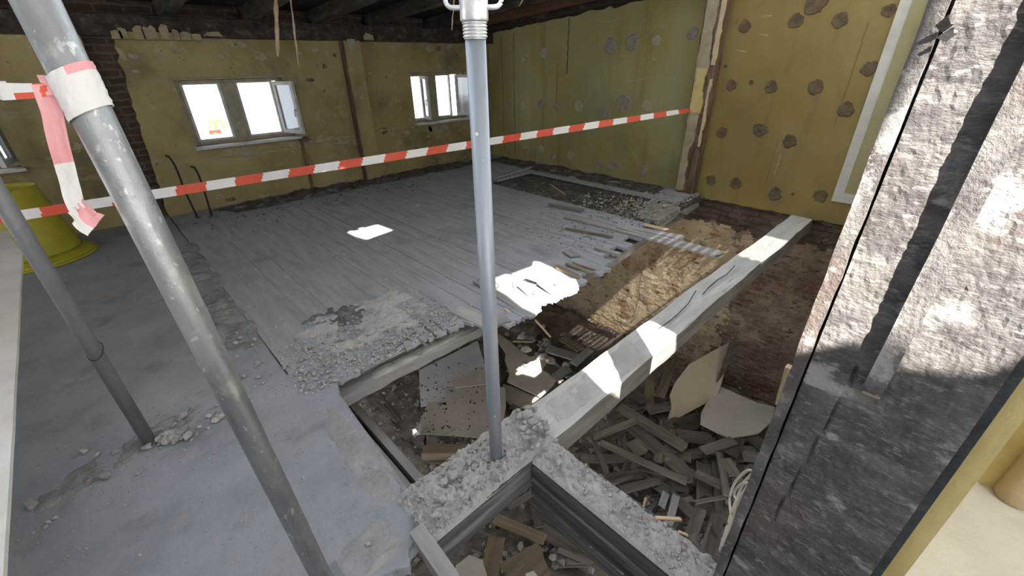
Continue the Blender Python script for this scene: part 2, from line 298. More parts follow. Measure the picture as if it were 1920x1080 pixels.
def timber_bm(L, w, h, seg=.08, amp=.004, jag=0.0, k=3, taper=1.0, seed=0, freq=6.0, wav=0.0):
    """rough-sawn timber along X, w across Y, h along Z, with worn faces and ragged ends"""
    bm = bmesh.new(); n = max(2, int(L/seg)); per = []
    for side in range(4):
        for j in range(k):
            t = j/k
            per.append([(-.5+t, -.5), (.5, -.5+t), (.5-t, .5), (-.5, .5-t)][side])
    rings = []
    for i in range(n+1):
        u = i/n; x = -L/2+L*u; sc = 1+(taper-1)*u; ring = []
        for (a, b) in per:
            p = Vector((x, a*w*sc, b*h*sc))
            if wav: p.y += wav*noise.noise(Vector((x*1.3+seed, 3.1, 0))); p.z += wav*.6*noise.noise(Vector((x*1.1, seed, 9.7)))
            d = noise.noise_vector(Vector((p.x*freq+seed*3.7, p.y*freq*2, p.z*freq*2)))
            p += d*amp
            if jag and i in (0, n):
                p.x += (1 if i == 0 else -1)*jag*abs(noise.noise(Vector((a*w*38+seed, seed*1.7, i)))*1.6)
            ring.append(bm.verts.new(p))
        rings.append(ring)
    m = len(per)
    for i in range(n):
        for j in range(m): bm.faces.new((rings[i][j], rings[i][(j+1) % m], rings[i+1][(j+1) % m], rings[i+1][j]))
    bm.faces.new(rings[0][::-1]); bm.faces.new(rings[-1])
    return bm
def timber(name, p0, p1, w, h, m, parent=None, up=(0, 0, 1), twist=0.0, smooth=False, seg=.08, amp=.004, jag=0.0, k=3, taper=1.0, freq=6.0, wav=0.0, **kw):
    M, L = frame_of(p0, p1, up, twist)
    return lobj(name, timber_bm(L, w, h, seg, amp, jag, k, taper, rnd.random()*50, freq, wav), m, M, parent, smooth, **kw)
def ragged(a, b, n, amp, axis, seed=0):
    """points from a to b (b left out) wandering along axis"""
    a = Vector(a); b = Vector(b); axis = Vector(axis)
    return [a.lerp(b, i/n)+(axis*amp*(noise.noise(Vector((i*.9+seed, seed*2.3, 1)))+.6*noise.noise(Vector((i*2.3, seed, 4)))) if i else axis*0) for i in range(n)]
def patch(bm, corner, eu, ev, nu, nv, hmax, freq=4.0, seed=0.0, fall=.25, base=-.004, rough=.35, mi=0, skip=None):
    """uneven drift of dirt over the parallelogram corner + u*eu + v*ev"""
    c = Vector(corner); eu = Vector(eu); ev = Vector(ev); V = {}
    for i in range(nu+1):
        for j in range(nv+1):
            u = i/nu; v = j/nv; p = c+eu*u+ev*v
            e = min(1, min(u, 1-u)/fall)*min(1, min(v, 1-v)/fall); e = e*e*(3-2*e)
            q = Vector((p.x*freq+seed, p.y*freq, seed))
            hh = (.55+.9*noise.noise(q)+rough*noise.noise(q*3.1)+rough*.6*noise.noise(q*7.3))
            V[i, j] = bm.verts.new((p.x, p.y, p.z+base+max(0, hh)*hmax*e-(1-e)*.01))
    for i in range(nu):
        for j in range(nv):
            f = bm.faces.new((V[i, j], V[i+1, j], V[i+1, j+1], V[i, j+1])); f.material_index = mi; f.smooth = True
    return bm
def chip(bm, p, s, rg, flat=.6, mi=0):
    q = Matrix.Rotation(rg.random()*6.28, 3, 'Z') @ Matrix.Rotation(rg.random()*.9-.45, 3, 'X')
    vs_ = []
    for (x, y, z) in ((-1, -1, -1), (1, -1, -1), (1, 1, -1), (-1, 1, -1), (-.8, -.7, 1), (.7, -.8, 1), (.6, .8, 1), (-.7, .6, 1)):
        vs_.append(bm.verts.new(p + q @ Vector(((x+rg.uniform(-.5, .5))*s*.5, (y+rg.uniform(-.5, .5))*s*.4, (z+rg.uniform(-.4, .4))*s*.5*flat))))
    for f in ((3, 2, 1, 0), (4, 5, 6, 7), (0, 1, 5, 4), (1, 2, 6, 5), (2, 3, 7, 6), (3, 0, 4, 7)):
        bm.faces.new([vs_[i] for i in f]).material_index = mi
def scatter(name, m, n, fn, smin, smax, label, seed=1, flat=.6):
    """gravel too fine to count: one object"""
    rg = random.Random(seed); bm = bmesh.new()
    for _ in range(n):
        p = fn(rg)
        if p is None: continue
        s = smin+(smax-smin)*rg.random()**3
        chip(bm, Vector(p)+Vector((0, 0, s*.2)), s, rg, flat)
    return obj(name, bm, m, label=label, cat='gravel', kind='stuff')
# --- loose stones: a handful of shapes, every stone an object
STONES = []
def stone_meshes():
    rg = random.Random(5)
    for i in range(10):
        bm = bmesh.new()
        for _ in range(16):
            v = Vector((rg.gauss(0, 1), rg.gauss(0, 1), rg.gauss(0, 1))).normalized()*rg.uniform(.75, 1.05)
            bm.verts.new((v.x*.5, v.y*.38, v.z*.28))
        bmesh.ops.convex_hull(bm, input=bm.verts)
        bmesh.ops.delete(bm, geom=[v for v in bm.verts if not v.link_faces], context='VERTS')
        bmesh.ops.bevel(bm, geom=bm.edges[:], offset=.025, segments=1, affect='EDGES')
        me = bpy.data.meshes.new('rubble_stone'); bm.to_mesh(me); bm.free(); me.materials.append(MT['rubble']); STONES.append(me)
stone_meshes()
def stone(p, s, label, group=None, rg=rnd, flat=1.0, name='rubble_stone'):
    o = bpy.data.objects.new(name, rg.choice(STONES)); col.objects.link(o)
    o.location = Vector(p)+Vector((0, 0, s*.2*flat)); o.scale = (s, s, s*flat); o.rotation_euler = (rg.uniform(-.3, .3), rg.uniform(-.3, .3), rg.random()*6.28)
    return tag(o, label, 'rubble', group)

# ================================================================== THE SETTING
RA, RB = 2.27+.065*6.6, .065                       # the low-pitched roof: z = RA - RB*y
def roof_z(y): return RA-RB*y
SA, SB = 4.75, .41                                 # added unseen slope over the near half, masks the sun: z = SA + SB*y
def roof_pt(x, y):                                 # where the sunbeam that reaches (x, y, 0) passes the steep slope
    t = (SA+SB*y)/(1.65+1.2*SB); return Vector((x-t, y-1.2*t, 1.65*t))
gaps = [  # outlines traced back along the sun so its patches fall in place
    [(1.938, 2.264), (2.06, 2.403), (2.18, 2.394), (2.205, 2.352), (2.03, 2.165), (2.055, 2.15), (2.234, 2.362), (2.466, 2.34), (2.545, 2.403), (2.57, 2.36), (2.55, 2.12), (2.5, 1.95), (2.6, 1.717), (2.59, 1.574), (2.04, 1.508), (1.97, 1.7), (1.90, 1.72), (1.89, 1.9), (1.91, 2.0), (1.93, 2.1)],
    [(1.575, .93), (1.642, 1.144), (1.70, 1.18), (1.93, 1.18), (2.14, 1.42), (2.30, 1.42), (2.26, 1.18), (2.40, 1.12), (2.374, .955), (2.30, .80), (1.952, .79), (1.77, .64), (1.696, .622), (1.672, .695), (1.688, .795), (1.63, .835)],
    [tuple(onz(x, y)[:2]) for x, y in ((652.6, 436), (657, 432.6), (664, 433.8), (706, 420.7), (735.6, 432), (688, 449), (669, 444))],
    [tuple(onz(x, y)[:2]) for x, y in ((673, 428), (680, 426), (681, 427.5), (674, 429.5))],
]
def slits(x0, x1, ya, yb, step, wd, jit=.05):
    n = int((yb-ya)/step)
    for k in range(n):
        yy = ya+step*k; a = x0+jit*abs(sin(k*2.1)); b = x1-jit*.5*abs(sin(k*1.3+.4)); gaps.append([(a, yy), (b, yy+.006), (b, yy+.006+wd), (a, yy+wd)])
slits(4.0, 4.78, .92, 1.17, .029, .0082, .03)          # added slits giving soft sun over the far end of the pit beam,
slits(3.3, 5.4, 1.22, 1.98, .029, .0050, .9)           # over the brick wall of the pit
slits(1.15, 2.3, -1.25, -.26, .029, .0028)         # and over the next room
bm = bmesh.new()
rp_ = lambda x, y: (x, y, roof_z(y))
prism(bm, [rp_(-4.6, 2.95), rp_(6.1, 2.95), rp_(6.1, 7.1), rp_(-4.6, 7.1)], (0, 0, .02))
obj('ceiling', bm, 'ceiling', kind='structure', label='charred underside of the low pitched roof')
bm = bmesh.new()
sl_ = lambda x, y: (x, y, SA+SB*y)
prism(bm, [sl_(-4.6, -4.6), sl_(6.1, -4.6), sl_(6.1, 2.95), sl_(-4.6, 2.95)], (0, 0, .003), holes=[[roof_pt(*p) for p in g] for g in gaps])
obj('ceiling_sun_mask', bm, 'reflector', kind='structure', label='added unseen sheathing of the steep roof slope above the camera')

# --- floors
edge = [(.13, .99), (.24, .93), (.31, .90), (.335, .95), (.40, .985), (.425, 1.06), (.43, 1.13), (.455, 1.25), (.448, 1.36), (.47, 1.5), (.483, 1.66), (.50, 1.80), (.492, 1.9), (.512, 2.0), (.535, 2.03), (.55, 2.075), (.515, 2.10), (.50, 2.14), (.56, 2.16), (.62, 2.20)]
outl = [(-3.3, -2.9), (.0, -2.9), (.0, .95), (.06, .99)]
fine = []
for i in range(len(edge)-1):
    a = Vector(edge[i]); b = Vector(edge[i+1]); n = 3
    for k in range(n):
        p = a.lerp(b, k/n); s = .008*noise.noise(Vector((p.x*40, p.y*40, 2)))
        fine.append((p.x+s, p.y+s))
outl += fine+[(.62, 2.2), (.36, 2.34), (.36, 6.7), (-3.3, 6.7)]
bm = bmesh.new(); prism(bm, [(x, y, 0) for x, y in outl], (0, 0, -.05)); bm2 = bm
obj('floor', bm, 'dust_floor', kind='structure', label='grey dust-covered floor beside the pit')
# joists and fill carried under the near floor, set back from its broken lip
bm = bmesh.new(); box(bm, -3.3, .30, -2.9, 2.2, -.30, -.052); obj('floor_fill', bm, 'plank', kind='structure', label='timber fill under the near floor')

def board_end(x):
    if x < 1.2: return 2.075+.02*sin(x*9)
    if x < 1.62: return 2.02+.03*sin(x*11)
    if x < 2.5: return 1.80+.025*sin(x*13)
    if x < 3.0: return 1.86+.06*sin(x*17)
    return 2.02+.04*(x-3)+.07*sin(x*23)
bm = bmesh.new(); x = .37; bw = .1585; i = 0
rb = random.Random(3)
while x < 5.72:
    x1 = min(x+bw, 5.75); g = rb.choice((-.0002, -.0002, -.0002, .001, .003, .0042))
    if x1 > 4.33 and x < 5.03: y0 = 4.92
    else: y0 = board_end((x+x1)/2)
    if x > 5.0: y0 = 2.32+rb.random()*.04
    dz = rb.uniform(-.0007, .0003); n = 9
    end = [(x+g+(x1-x-2*g)*k/n, y0+.03*noise.noise(Vector((x*7+k*.8, 5, 1)))+.045*abs(noise.noise(Vector((x*3, k*2.7, 8))))*(1 if x > .9 else .5), dz) for k in range(n+1)]
    ys = y0+rb.uniform(1.2, 3.6)
    if ys < 6.2 and rb.random() < .6:
        prism(bm, end+[(x1-g, ys, dz), (x+g, ys, dz)], (0, 0, -.028))
        prism(bm, [(x+g, ys+.004, dz-.001), (x1-g, ys+.004, dz-.001), (x1-g, 6.66, dz), (x+g, 6.66, dz)], (0, 0, -.028))
    else: prism(bm, end+[(x1-g, 6.66, dz), (x+g, 6.66, dz)], (0, 0, -.028))
    x = x1; i += 1
obj('floor_boards', bm, 'board_floor', kind='structure', label='old dusty floorboards running to the window wall')
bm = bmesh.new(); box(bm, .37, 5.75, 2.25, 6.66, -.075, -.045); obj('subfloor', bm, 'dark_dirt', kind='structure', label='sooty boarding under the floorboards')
# the storey below
bm = patch(bmesh.new(), (.3, -.4, -2.82), (5.5, 0, 0), (0, 7.1, 0), 90, 110, .16, freq=1.6, seed=4, fall=.02, rough=.5)
obj('floor_below', bm, 'pit_dirt', kind='structure', label='rubble-strewn floor of the storey below')

# --- right wall
X = 5.75
def z_top(y): return 2.10+.07*(6.4-y)
bm = bmesh.new()
top = [(X, y, z_top(y)+.035*noise.noise(Vector((y*4, 2, 2)))+.03*noise.noise(Vector((y*11, 5, 2)))) for y in [6.6-.08*k for k in range(52)]]
prism(bm, [(X, 2.5, -.02), (X, 2.5, z_top(2.5)+.25)]+top[::-1]+[(X, 6.6, -.03)], (.05, 0, 0), 0)
low = [(X, 2.5-.07*k, -.055+.018*noise.noise(Vector((k*.9, 3, 1)))+.012*noise.noise(Vector((k*2.7, 3, 7)))) for k in range(41)]
prism(bm, low+[(X, -.3, 2.75), (X, 2.5, 2.75)], (.05, 0, 0), 1)
box(bm, X+.05, X+.4, -.4, 6.9, -.1, 2.75, 2)
def dab(px, py, rpx, mi, th=.012, irr=.18):
    P = onx(px, py, X); depth = (P-CAM).dot(_f); r = rpx*depth/FPX; sd_ = rnd.random()*30; n = 22
    ring = []
    for k in range(n):
        a = 2*pi*k/n; rr = r*(1+irr*(noise.noise(Vector((cos(a)*1.6+sd_, sin(a)*1.6, 0)))+.6*noise.noise(Vector((cos(a)*5+sd_, sin(a)*5, 3)))))
        ring.append((rr*cos(a), rr*sin(a)))
    o = [bm.verts.new((X-.001, P.y+a, P.z+b)) for a, b in ring]; q = [bm.verts.new((X-th, P.y+a*.9, P.z+b*.9)) for a, b in ring]
    c = [bm.verts.new((X-th*(.5+rnd.random()*.6), P.y+a*.5, P.z+b*.5)) for a, b in ring]; cc = bm.verts.new((X-th*.7, P.y, P.z))
    for k in range(n):
        j = (k+1) % n
        for A, B in ((o, q), (q, c)): bm.faces.new((A[k], A[j], B[j], B[k])).material_index = mi
        bm.faces.new((c[k], c[j], cc)).material_index = mi
s3 = 2.5717
for (a, b, r, m) in ((215, 290, 15, 3), (308, 255, 24, 3), (210, 510, 21, 3), (298, 500, 23, 5), (370, 515, 21, 5), (475, 512, 26, 3), (597, 540, 26, 5), (690, 500, 40, 5), (805, 510, 25, 3), (135, 505, 15, 5),
                     (628, 222, 34, 5), (735, 205, 36, 5), (850, 195, 23, 3), (1025, 160, 28, 5), (213, 705, 16, 3), (295, 720, 20, 3), (350, 750, 17, 5), (437, 750, 21, 3), (570, 800, 19, 5), (640, 797, 24, 5), (787, 825, 24, 5)):
    dab(900+a/s3, b/s3, r/s3, m)
for (a, b, r) in ((300, 128, 27), (545, 102, 31), (760, 97, 33), (992, 52, 27), (900, 332, 32), (787, 530, 33), (665, 945, 30), (235, 413, 25), (330, 396, 10), (427, 420, 27), (643, 420, 33), (191, 640, 25), (375, 625, 31), (515, 682, 30), (137, 868, 24), (258, 885, 26), (445, 935, 29), (640, 15, 52), (207, 320, 8), (532, 935, 7)):
    dab(1280+a/s3, b/s3, r/s3, 4, irr=.3)
def scratch(pts, wd, mi):                          # scraped lines in the paint
    P = smooth_path([onx(900+a/s3, b/s3, X) for a, b in pts], 5)
    for i in range(len(P)-1):
        w0, w1 = (wd*(.35+.9*abs(noise.noise(Vector((q*.9, pts[0][0], 2))))) for q in (i, i+1))
        t_ = (P[i+1]-P[i]).normalized(); s_ = Vector((0, -t_.z, t_.y))
        f = bm.faces.new([bm.verts.new(q+Vector((-.003, 0, 0))) for q in (P[i]-s_*w0, P[i+1]-s_*w1, P[i+1]+s_*w1, P[i]+s_*w0)]); f.material_index = mi
for pts in ([(315, 335), (350, 320), (375, 310)], [(430, 270), (460, 300), (495, 310)], [(430, 420), (440, 455), (470, 480)], [(560, 410), (575, 375), (570, 368)], [(690, 400), (760, 385), (850, 372), (940, 380), (945, 365)], [(780, 190), (820, 160), (850, 130), (880, 115)], [(770, 20), (785, 70), (800, 120)],
            [(700, 680), (735, 730), (760, 800)], [(725, 500), (740, 488)], [(850, 580), (890, 595), (925, 590)], [(815, 320), (818, 300)], [(720, 385), (700, 398)], [(1230, 240), (1285, 250)], [(1360, 80), (1410, 75)], [(1345, 165), (1390, 170)], [(1420, 840), (1440, 780), (1450, 740)], [(330, 455), (325, 430)], [(500, 90), (620, 105), (700, 75)], [(905, 125), (870, 130)]):
    scratch(pts, .006, 3)
for y_, z0_, z1_, w_ in ((6.25, .1, 2.05, .012), (5.95, .1, 2.05, .02), (4.75, 1.45, 2.2, .03), (4.95, .9, 1.6, .012), (1.05, .9, 1.9, .004), (1.55, .2, .8, .004)):
    n_ = 40; pp_ = [(X-.003, y_+.01*noise.noise(Vector((k*.3, y_, 1)))-w_*.5*(.5+abs(noise.noise(Vector((k*.5, y_*3, 1))))), z0_+(z1_-z0_)*k/n_) for k in range(n_+1)]; qq_ = [(a, b+w_*(.4+.9*abs(noise.noise(Vector((k*.45, y_*5, 6))))), c) for k, (a, b, c) in enumerate(pp_)]
    prism(bm, pp_+qq_[::-1], (-.002, 0, 0), 6)
obj('wall_right', bm, ['wall_green', 'wall_yellow', 'brick_top', 'dab_pale', 'dab_brown', 'dab_grey', 'grime'], kind='structure', label='olive and yellow plastered right wall dotted with adhesive dabs')
# masonry of the same wall below the floor, patchy plaster and brick
bm = bmesh.new(); ny, nz = 230, 110; V = {}
for i in range(ny+1):
    y = -.4+7.1*i/ny
    for j in range(nz+1):
        z = -.045-2.85*j/nz; p = Vector((0, y, z))
        d = .03*noise.noise(p*1.7)+.04*max(0, noise.noise(p*5.1))+.022*noise.noise(Vector((0, p.y*9, p.z*15)))+.012*noise.noise(p*31)
        if z > -.34: d = d*.7-.02+(.02 if (int(y/.25+(int(z/.08) % 2)*.5) % 2) else 0)+.012*noise.noise(Vector((1, y*9, round(z/.08)*3.3)))
        st = -.05 if z < -.50+.04*noise.noise(Vector((y*2, 1, 1))) and y < 1.6 else 0
        V[i, j] = bm.verts.new((X+.02-d+st*.6, y, z))
for i in range(ny):
    for j in range(nz):
        f = bm.faces.new((V[i, j], V[i+1, j], V[i+1, j+1], V[i, j+1])); f.smooth = False
        f.material_index = 1 if j < 12+3.5*noise.noise(Vector((i*.09, 0, 3)))+3.5*noise.noise(Vector((i*.37, j*.2, 8))) else (2 if -.4+7.1*i/ny < 1.62+.35*noise.noise(Vector((i*.12, j*.12, 4)))+.15*noise.noise(Vector((i*.5, j*.5, 9))) else 0)
obj('wall_below_right', bm, ['brick_pit', 'brick_top', 'brick_worn'], kind='structure', label='stripped brick and plaster wall down inside the pit')
bm = bmesh.new(); prism(bm, [(.3, -.30, -2.95), (5.9, -.30, -2.95), (5.9, -.30, -.06), (.3, -.30, -.06)], (0, -.16, 0), holes=[[(.4, -.30, -2.6), (3.4, -.30, -2.6), (3.4, -.30, -1.2), (.4, -.30, -1.2)]])
obj('wall_below_front', bm, 'brick_top', kind='structure', label='masonry wall of the storey below with an unseen opening added to light the pit')  # opening out of view, added as fill daylight for the pit
bm = bmesh.new(); prism(bm, [(.3, -.5, -2.95), (.3, 6.7, -2.95), (.3, 6.7, -.31), (.3, -.5, -.31)], (-.18, 0, 0), holes=[[(.3, 2.4, -2.4), (.3, 6.2, -2.4), (.3, 6.2, -.6), (.3, 2.4, -.6)]])
obj('wall_below_left', bm, 'brick_top', kind='structure', label='left masonry wall of the storey below with an unseen opening added to light the pit')  # second unseen opening, added to brighten the sheets in the pit
for nm, a in (('wall_below_back', (.3, 5.9, 6.66, 6.9, -2.95, -.08)),):
    obj(nm, sbox(*a), 'brick_top', kind='structure', label='masonry wall of the storey below')

# --- back wall with its window openings
Y = 6.6
W1, W2, W3 = (.90, 2.09, .765, 1.50), (4.05, 5.2, .745, 1.50), (-1.95, -.615, .765, 1.5)
def hole(w, y, g=0.0): return [(w[0]-g, y, w[2]-g), (w[1]+g, y, w[2]-g), (w[1]+g, y, w[3]+g), (w[0]-g, y, w[3]+g)]
bm = bmesh.new()
L1 = ragged((.52, Y, 1.95), (.375, Y, .3), 26, .03, (1, 0, 0), 3)+ragged((.375, Y, .3), (.36, Y, -.05), 6, .02, (1, 0, 0), 5)
prism(bm, L1+[(.36, Y, -.05), (5.76, Y, -.05), (5.76, Y, 1.96)], (0, .08, 0), 0, holes=[hole(W1, Y), hole(W2, Y)])
L2 = ragged((.20, Y, -.05), (.26, Y, 1.95), 26, .025, (1, 0, 0), 9)
prism(bm, [(-3.3, Y, 1.96), (-3.3, Y, -.05)]+L2+[(.26, Y, 1.96)], (0, .08, 0), 0, holes=[hole(W3, Y)])
prism(bm, [(-3.3, Y+.08, 2.6), (-3.3, Y+.08, -.1), (5.9, Y+.08, -.1), (5.9, Y+.08, 2.6)], (0, .26, 0), 1, holes=[hole(w_, Y+.08, .004) for w_ in (W3, W1, W2)])
for (px, py, w_, h_) in ((590, 93, .09, .05), (612, 100, .06, .06), (705, 40, .0, .0), (805, 92, .16, .09), (470, 285, .3, .05), (430, 283, .16, .045), (640, 268, .2, .04), (830, 240, .22, .10), (300, 108, .12, .03), (250, 105, .10, .05), (560, 100, .05, .04), (385, 78, .1, .05)):
    if not w_: continue
    P = ony(px, py, Y); sd_ = px*.13
    ring = [(P.x+w_*.5*cos(a)*(1+.5*noise.noise(Vector((cos(a)*2+sd_, sin(a)*2, 1)))), Y-.002, P.z+h_*.5*sin(a)*(1+.5*noise.noise(Vector((cos(a)*2+sd_, sin(a)*2, 5))))) for a in [2*pi*k/18 for k in range(18)]]
    prism(bm, ring, (0, -.007, 0), 2)
rq = random.Random(17)
for k in range(70):                                # flaked spots, scars and mortar lumps
    x_ = rq.uniform(.5, 5.6); z_ = rq.choice((rq.uniform(.05, .7), rq.uniform(.55, .74), rq.uniform(1.55, 1.92), rq.uniform(.1, 1.9)))
    if any(w_[0]-.08 < x_ < w_[1]+.08 and w_[2]-.06 < z_ < w_[3]+.06 for w_ in (W1, W2)) or 2.9 < x_ < 3.3: continue
    a_ = rq.uniform(.015, .07); b_ = a_*rq.uniform(.3, .9); sd_ = rq.random()*40
    ring = [(x_+a_*cos(t)*(1+.6*noise.noise(Vector((cos(t)*2+sd_, sin(t)*2, 1)))), Y-.002, z_+b_*sin(t)*(1+.6*noise.noise(Vector((cos(t)*2+sd_, sin(t)*2, 5))))) for t in [2*pi*j/16 for j in range(16)]]
    prism(bm, ring, (0, -.005, 0), rq.choice((2, 3, 3, 4)))
for (xa, xb, z_, h_) in ((2.25, 2.93, .66, .03), (3.3, 4.0, .70, .025), (3.25, 3.9, .33, .02), (2.3, 2.9, .35, .025), (1.05, 2.05, .60, .02)):
    n_ = 24; up_ = [(xa+(xb-xa)*j/n_, Y-.002, z_+h_*(.6+.8*noise.noise(Vector((j*.8, z_*9, 2))))) for j in range(n_+1)]; dn_ = [(xa+(xb-xa)*j/n_, Y-.002, z_-h_*(.4+.8*noise.noise(Vector((j*.8, z_*9, 6))))) for j in range(n_+1)]
    prism(bm, up_+dn_[::-1], (0, -.012, 0), 3)
for k in range(9):                                 # broken plaster edge left on the wall plate
    x_ = .5+.085*k+rq.uniform(-.02, .02); w2 = rq.uniform(.05, .09); z_ = 1.935; h_ = (.045, .07, .09, .085, .10, .11, .07, .05, .03)[k]
    prism(bm, [(x_, 6.455, z_-.03), (x_+w2, 6.455, z_-.03), (x_+w2*.95, 6.455, z_+h_*rq.uniform(.7, 1)), (x_+w2*.4, 6.455, z_+h_), (x_, 6.455, z_+h_*rq.uniform(.5, .9))], (0, -.016, 0), 3)
prism(bm, [(1.30, 6.45, 1.945), (1.50, 6.45, 1.94), (1.47, 6.45, 1.99), (1.36, 6.45, 1.985)], (0, -.03, 0), 3)
prism(bm, [(3.27, 6.45, 1.94), (3.41, 6.45, 1.94), (3.40, 6.45, 2.0), (3.30, 6.45, 2.03), (3.26, 6.45, 1.98)], (0, -.03, 0), 3)
prism(bm, [(.5, 6.598, 1.9), (1.2, 6.598, 1.9), (1.2, 6.598, 1.97), (.5, 6.598, 1.97)], (0, -.14, 0), 0)
obj('wall_back', bm, ['wall_back', 'brick_dark', 'dab_grey', 'dab_tan', 'rot_wood'], kind='structure', label='olive plastered back wall with small windows')

def window(n, w, label, panes, cas):
    x0, x1, z0, z1 = w; root = thing('window_%d' % n, label, 'window', ((x0+x1)/2, 6.72, z0)); root['kind'] = 'structure'
    bm = bmesh.new(); ys = (6.685, 6.75)
    box(bm, x0+.002, x0+.055, *ys, z0+.002, z1-.002); box(bm, x1-.055, x1-.002, *ys, z0+.002, z1-.002); box(bm, x0+.055, x1-.055, *ys, z1-.04, z1-.002); box(bm, x0+.055, x1-.055, *ys, z0+.002, z0+.04)
    a, b = panes[0][1], panes[1][0]
    box(bm, a+.03, b-.03, 6.67, 6.76, z0+.04, z1-.04)
    obj('window_frame', bev(bm, .004), 'frame_olive', root)
    for (pa, pb) in panes:
        bm = bmesh.new(); s = .03
        for q in ((pa-s, pa, z0+.04, z1-.04), (pb, pb+s, z0+.04, z1-.04), (pa, pb, z1-.055, z1-.04), (pa, pb, z0+.04, z0+.062)): box(bm, q[0], q[1], 6.70, 6.745, q[2], q[3])
        obj('sash_stop', bm, 'frame_paint', root)
    for (hx, dx, dy, wd) in cas:
        d = Vector((dx, dy, 0)).normalized(); M = Matrix.Translation((hx, 6.69, 0)) @ Matrix(((d.x, -d.y, 0, 0), (d.y, d.x, 0, 0), (0, 0, 1, 0), (0, 0, 0, 1)))
        bm = bmesh.new(); t = .018; za, zb = z0+.045, z1-.045
        for q in ((0, .045, za, zb), (wd-.045, wd, za, zb), (.045, wd-.045, za, za+.05), (.045, wd-.045, zb-.045, zb)): box(bm, q[0], q[1], -t, t, q[2], q[3])
        bmesh.ops.transform(bm, matrix=M, verts=bm.verts); sash = obj('casement', bm, 'frame_paint', root)
        bm = sbox(.04, wd-.04, -.002, .002, za+.045, zb-.04); bmesh.ops.transform(bm, matrix=M, verts=bm.verts); obj('pane', bm, 'glass', sash)
        bm = tube(bmesh.new(), smooth_path([(wd-.022, -t, za+.3), (wd-.022, -t-.03, za+.3), (wd-.022, -t-.035, za+.22)]), .007, 8); bmesh.ops.transform(bm, matrix=M, verts=bm.verts); obj('catch', bm, 'steel_dark', sash)
    bm = timber_bm(x1-x0+.06, .20, .028, .08, .004, 0, 3, 1, n*3.1); bmesh.ops.translate(bm, vec=((x0+x1)/2, 6.585, z0-.016), verts=bm.verts); obj('window_sill', bm, 'frame_paint', root)
    return root
window(1, W1, 'two-light window with its right casement swung open', [(.985, 1.345), (1.565, 1.95)], [(1.985, .126, -.37, .39)])
window(2, W2, 'narrow two-light window half hidden by the steel prop', [(4.10, 4.33), (4.60, 4.87)], [(5.0, .24, -.35, .40), (4.285, -.03, -.25, .25)])
window(3, W3, 'window at the left edge above the yellow chute', [(-1.85, -1.45), (-1.1, -.74)], [(-.66, -.1, -1, .4)])
# lintel lines of the openings
bm = bmesh.new(); box(bm, .86, 2.12, 6.588, 6.62, 1.502, 1.522); bev(bm, .004); obj('trim_1', bm, 'frame_olive', kind='structure', label='thin head trim over the two-light window')
bm = bmesh.new(); box(bm, 4.02, 5.24, 6.588, 6.62, 1.502, 1.522); bev(bm, .004); obj('trim_2', bm, 'frame_olive', kind='structure', label='thin head trim over the narrow window')

bm = bmesh.new(); prism(bm, [(-2.75, -4.5, 0), (-2.75, 6.6, 0), (-2.75, 6.6, 2.4), (-2.75, 2.95, 2.5), (-2.75, 2.95, 5.8), (-2.75, -4.5, 2.9)], (-.2, 0, 0), holes=[[(-2.75, 2.9, .5), (-2.75, 6.2, .5), (-2.75, 6.2, 2.2), (-2.75, 2.9, 2.2)]])
obj('wall_left', bm, 'reflector', kind='structure', label='left wall outside the view, made pale and opened to light the room')  # unseen wall, its opening and pale face added for daylight
# --- partition to the next room (its broken end shows right of the charred timber) and what is seen of that room
XP = 1.075
yl = onx(1800, 855, XP).y; yr = onx(1822, 893, XP).y-.010
bm = bmesh.new()
rg_ = [(XP, yl+.008*noise.noise(Vector((k*1.7, 1, 1)))+.006*noise.noise(Vector((k*5.1, 1, 1))), -.05+2.75*k/60) for k in range(61)]
prism(bm, rg_+[(XP, yr, 2.7), (XP, yr, -.05)], (.014, 0, 0))
obj('wall_partition', bm, 'ochre', kind='structure', label='ochre plastered partition end beside the charred timber')
bm = bmesh.new(); box(bm, 1.36, 5.75, yr-.002, -.2, -.06, 1.25); obj('wall_light_block', bm, 'ochre', kind='structure', label='low unseen wall added behind the charred timber to block light')  # added unseen wall, keeps front light off the beam sides
bm = bmesh.new(); box(bm, 1.058, 1.074, yl-.005, -.186, -.05, 2.65); obj('trim_3', bm, 'slate', kind='structure', label='black insulation strip between timber and plaster')
bm = bmesh.new(); prism(bm, [(1.0, yr-.0, -.0), (5.7, yr, 0), (5.7, -3, 0), (.4, -3, 0), (.4, -.5, 0), (.9, -.32, 0)], (0, 0, -.05)); obj('floor_next_room', bm, 'cream_floor', kind='structure', label='cream dusted floor of the next room')
bm = bmesh.new(); box(bm, 2.225, 2.4, -3, yr-.002, 0, 1.3); obj('wall_next_room', bm, 'ochre', kind='structure', label='ochre wall of the next room')

# --- pale painted door casing on the right wall
root = thing('door_1', 'pale painted door casing on the yellow wall', 'door casing', (5.75, .7, .18)); root['kind'] = 'structure'
z0 = .19; ya, yb = .855, -.2
bm = bmesh.new(); prism(bm, [(X-.002, ya, z0), (X-.002, ya+.01, 2.7), (X-.002, yb, 2.7), (X-.002, yb, z0)], (-.012, 0, 0)); obj('casing_board', bm, 'casing_white', root)
bm = bmesh.new(); prism(bm, [(X-.014, .765, .30), (X-.014, .775, 2.7), (X-.014, yb, 2.7), (X-.014, yb, .30)], (-.006, 0, 0)); obj('inner_panel', bm, 'casing_panel', root)
bm = bmesh.new(); box(bm, X-.05, X-.02, .585, .645, .59, 2.7); bev(bm, .006, 2); box(bm, X-.055, X-.02, .575, .655, .565, .60); obj('bead_moulding', bm, 'casing_bead', root)
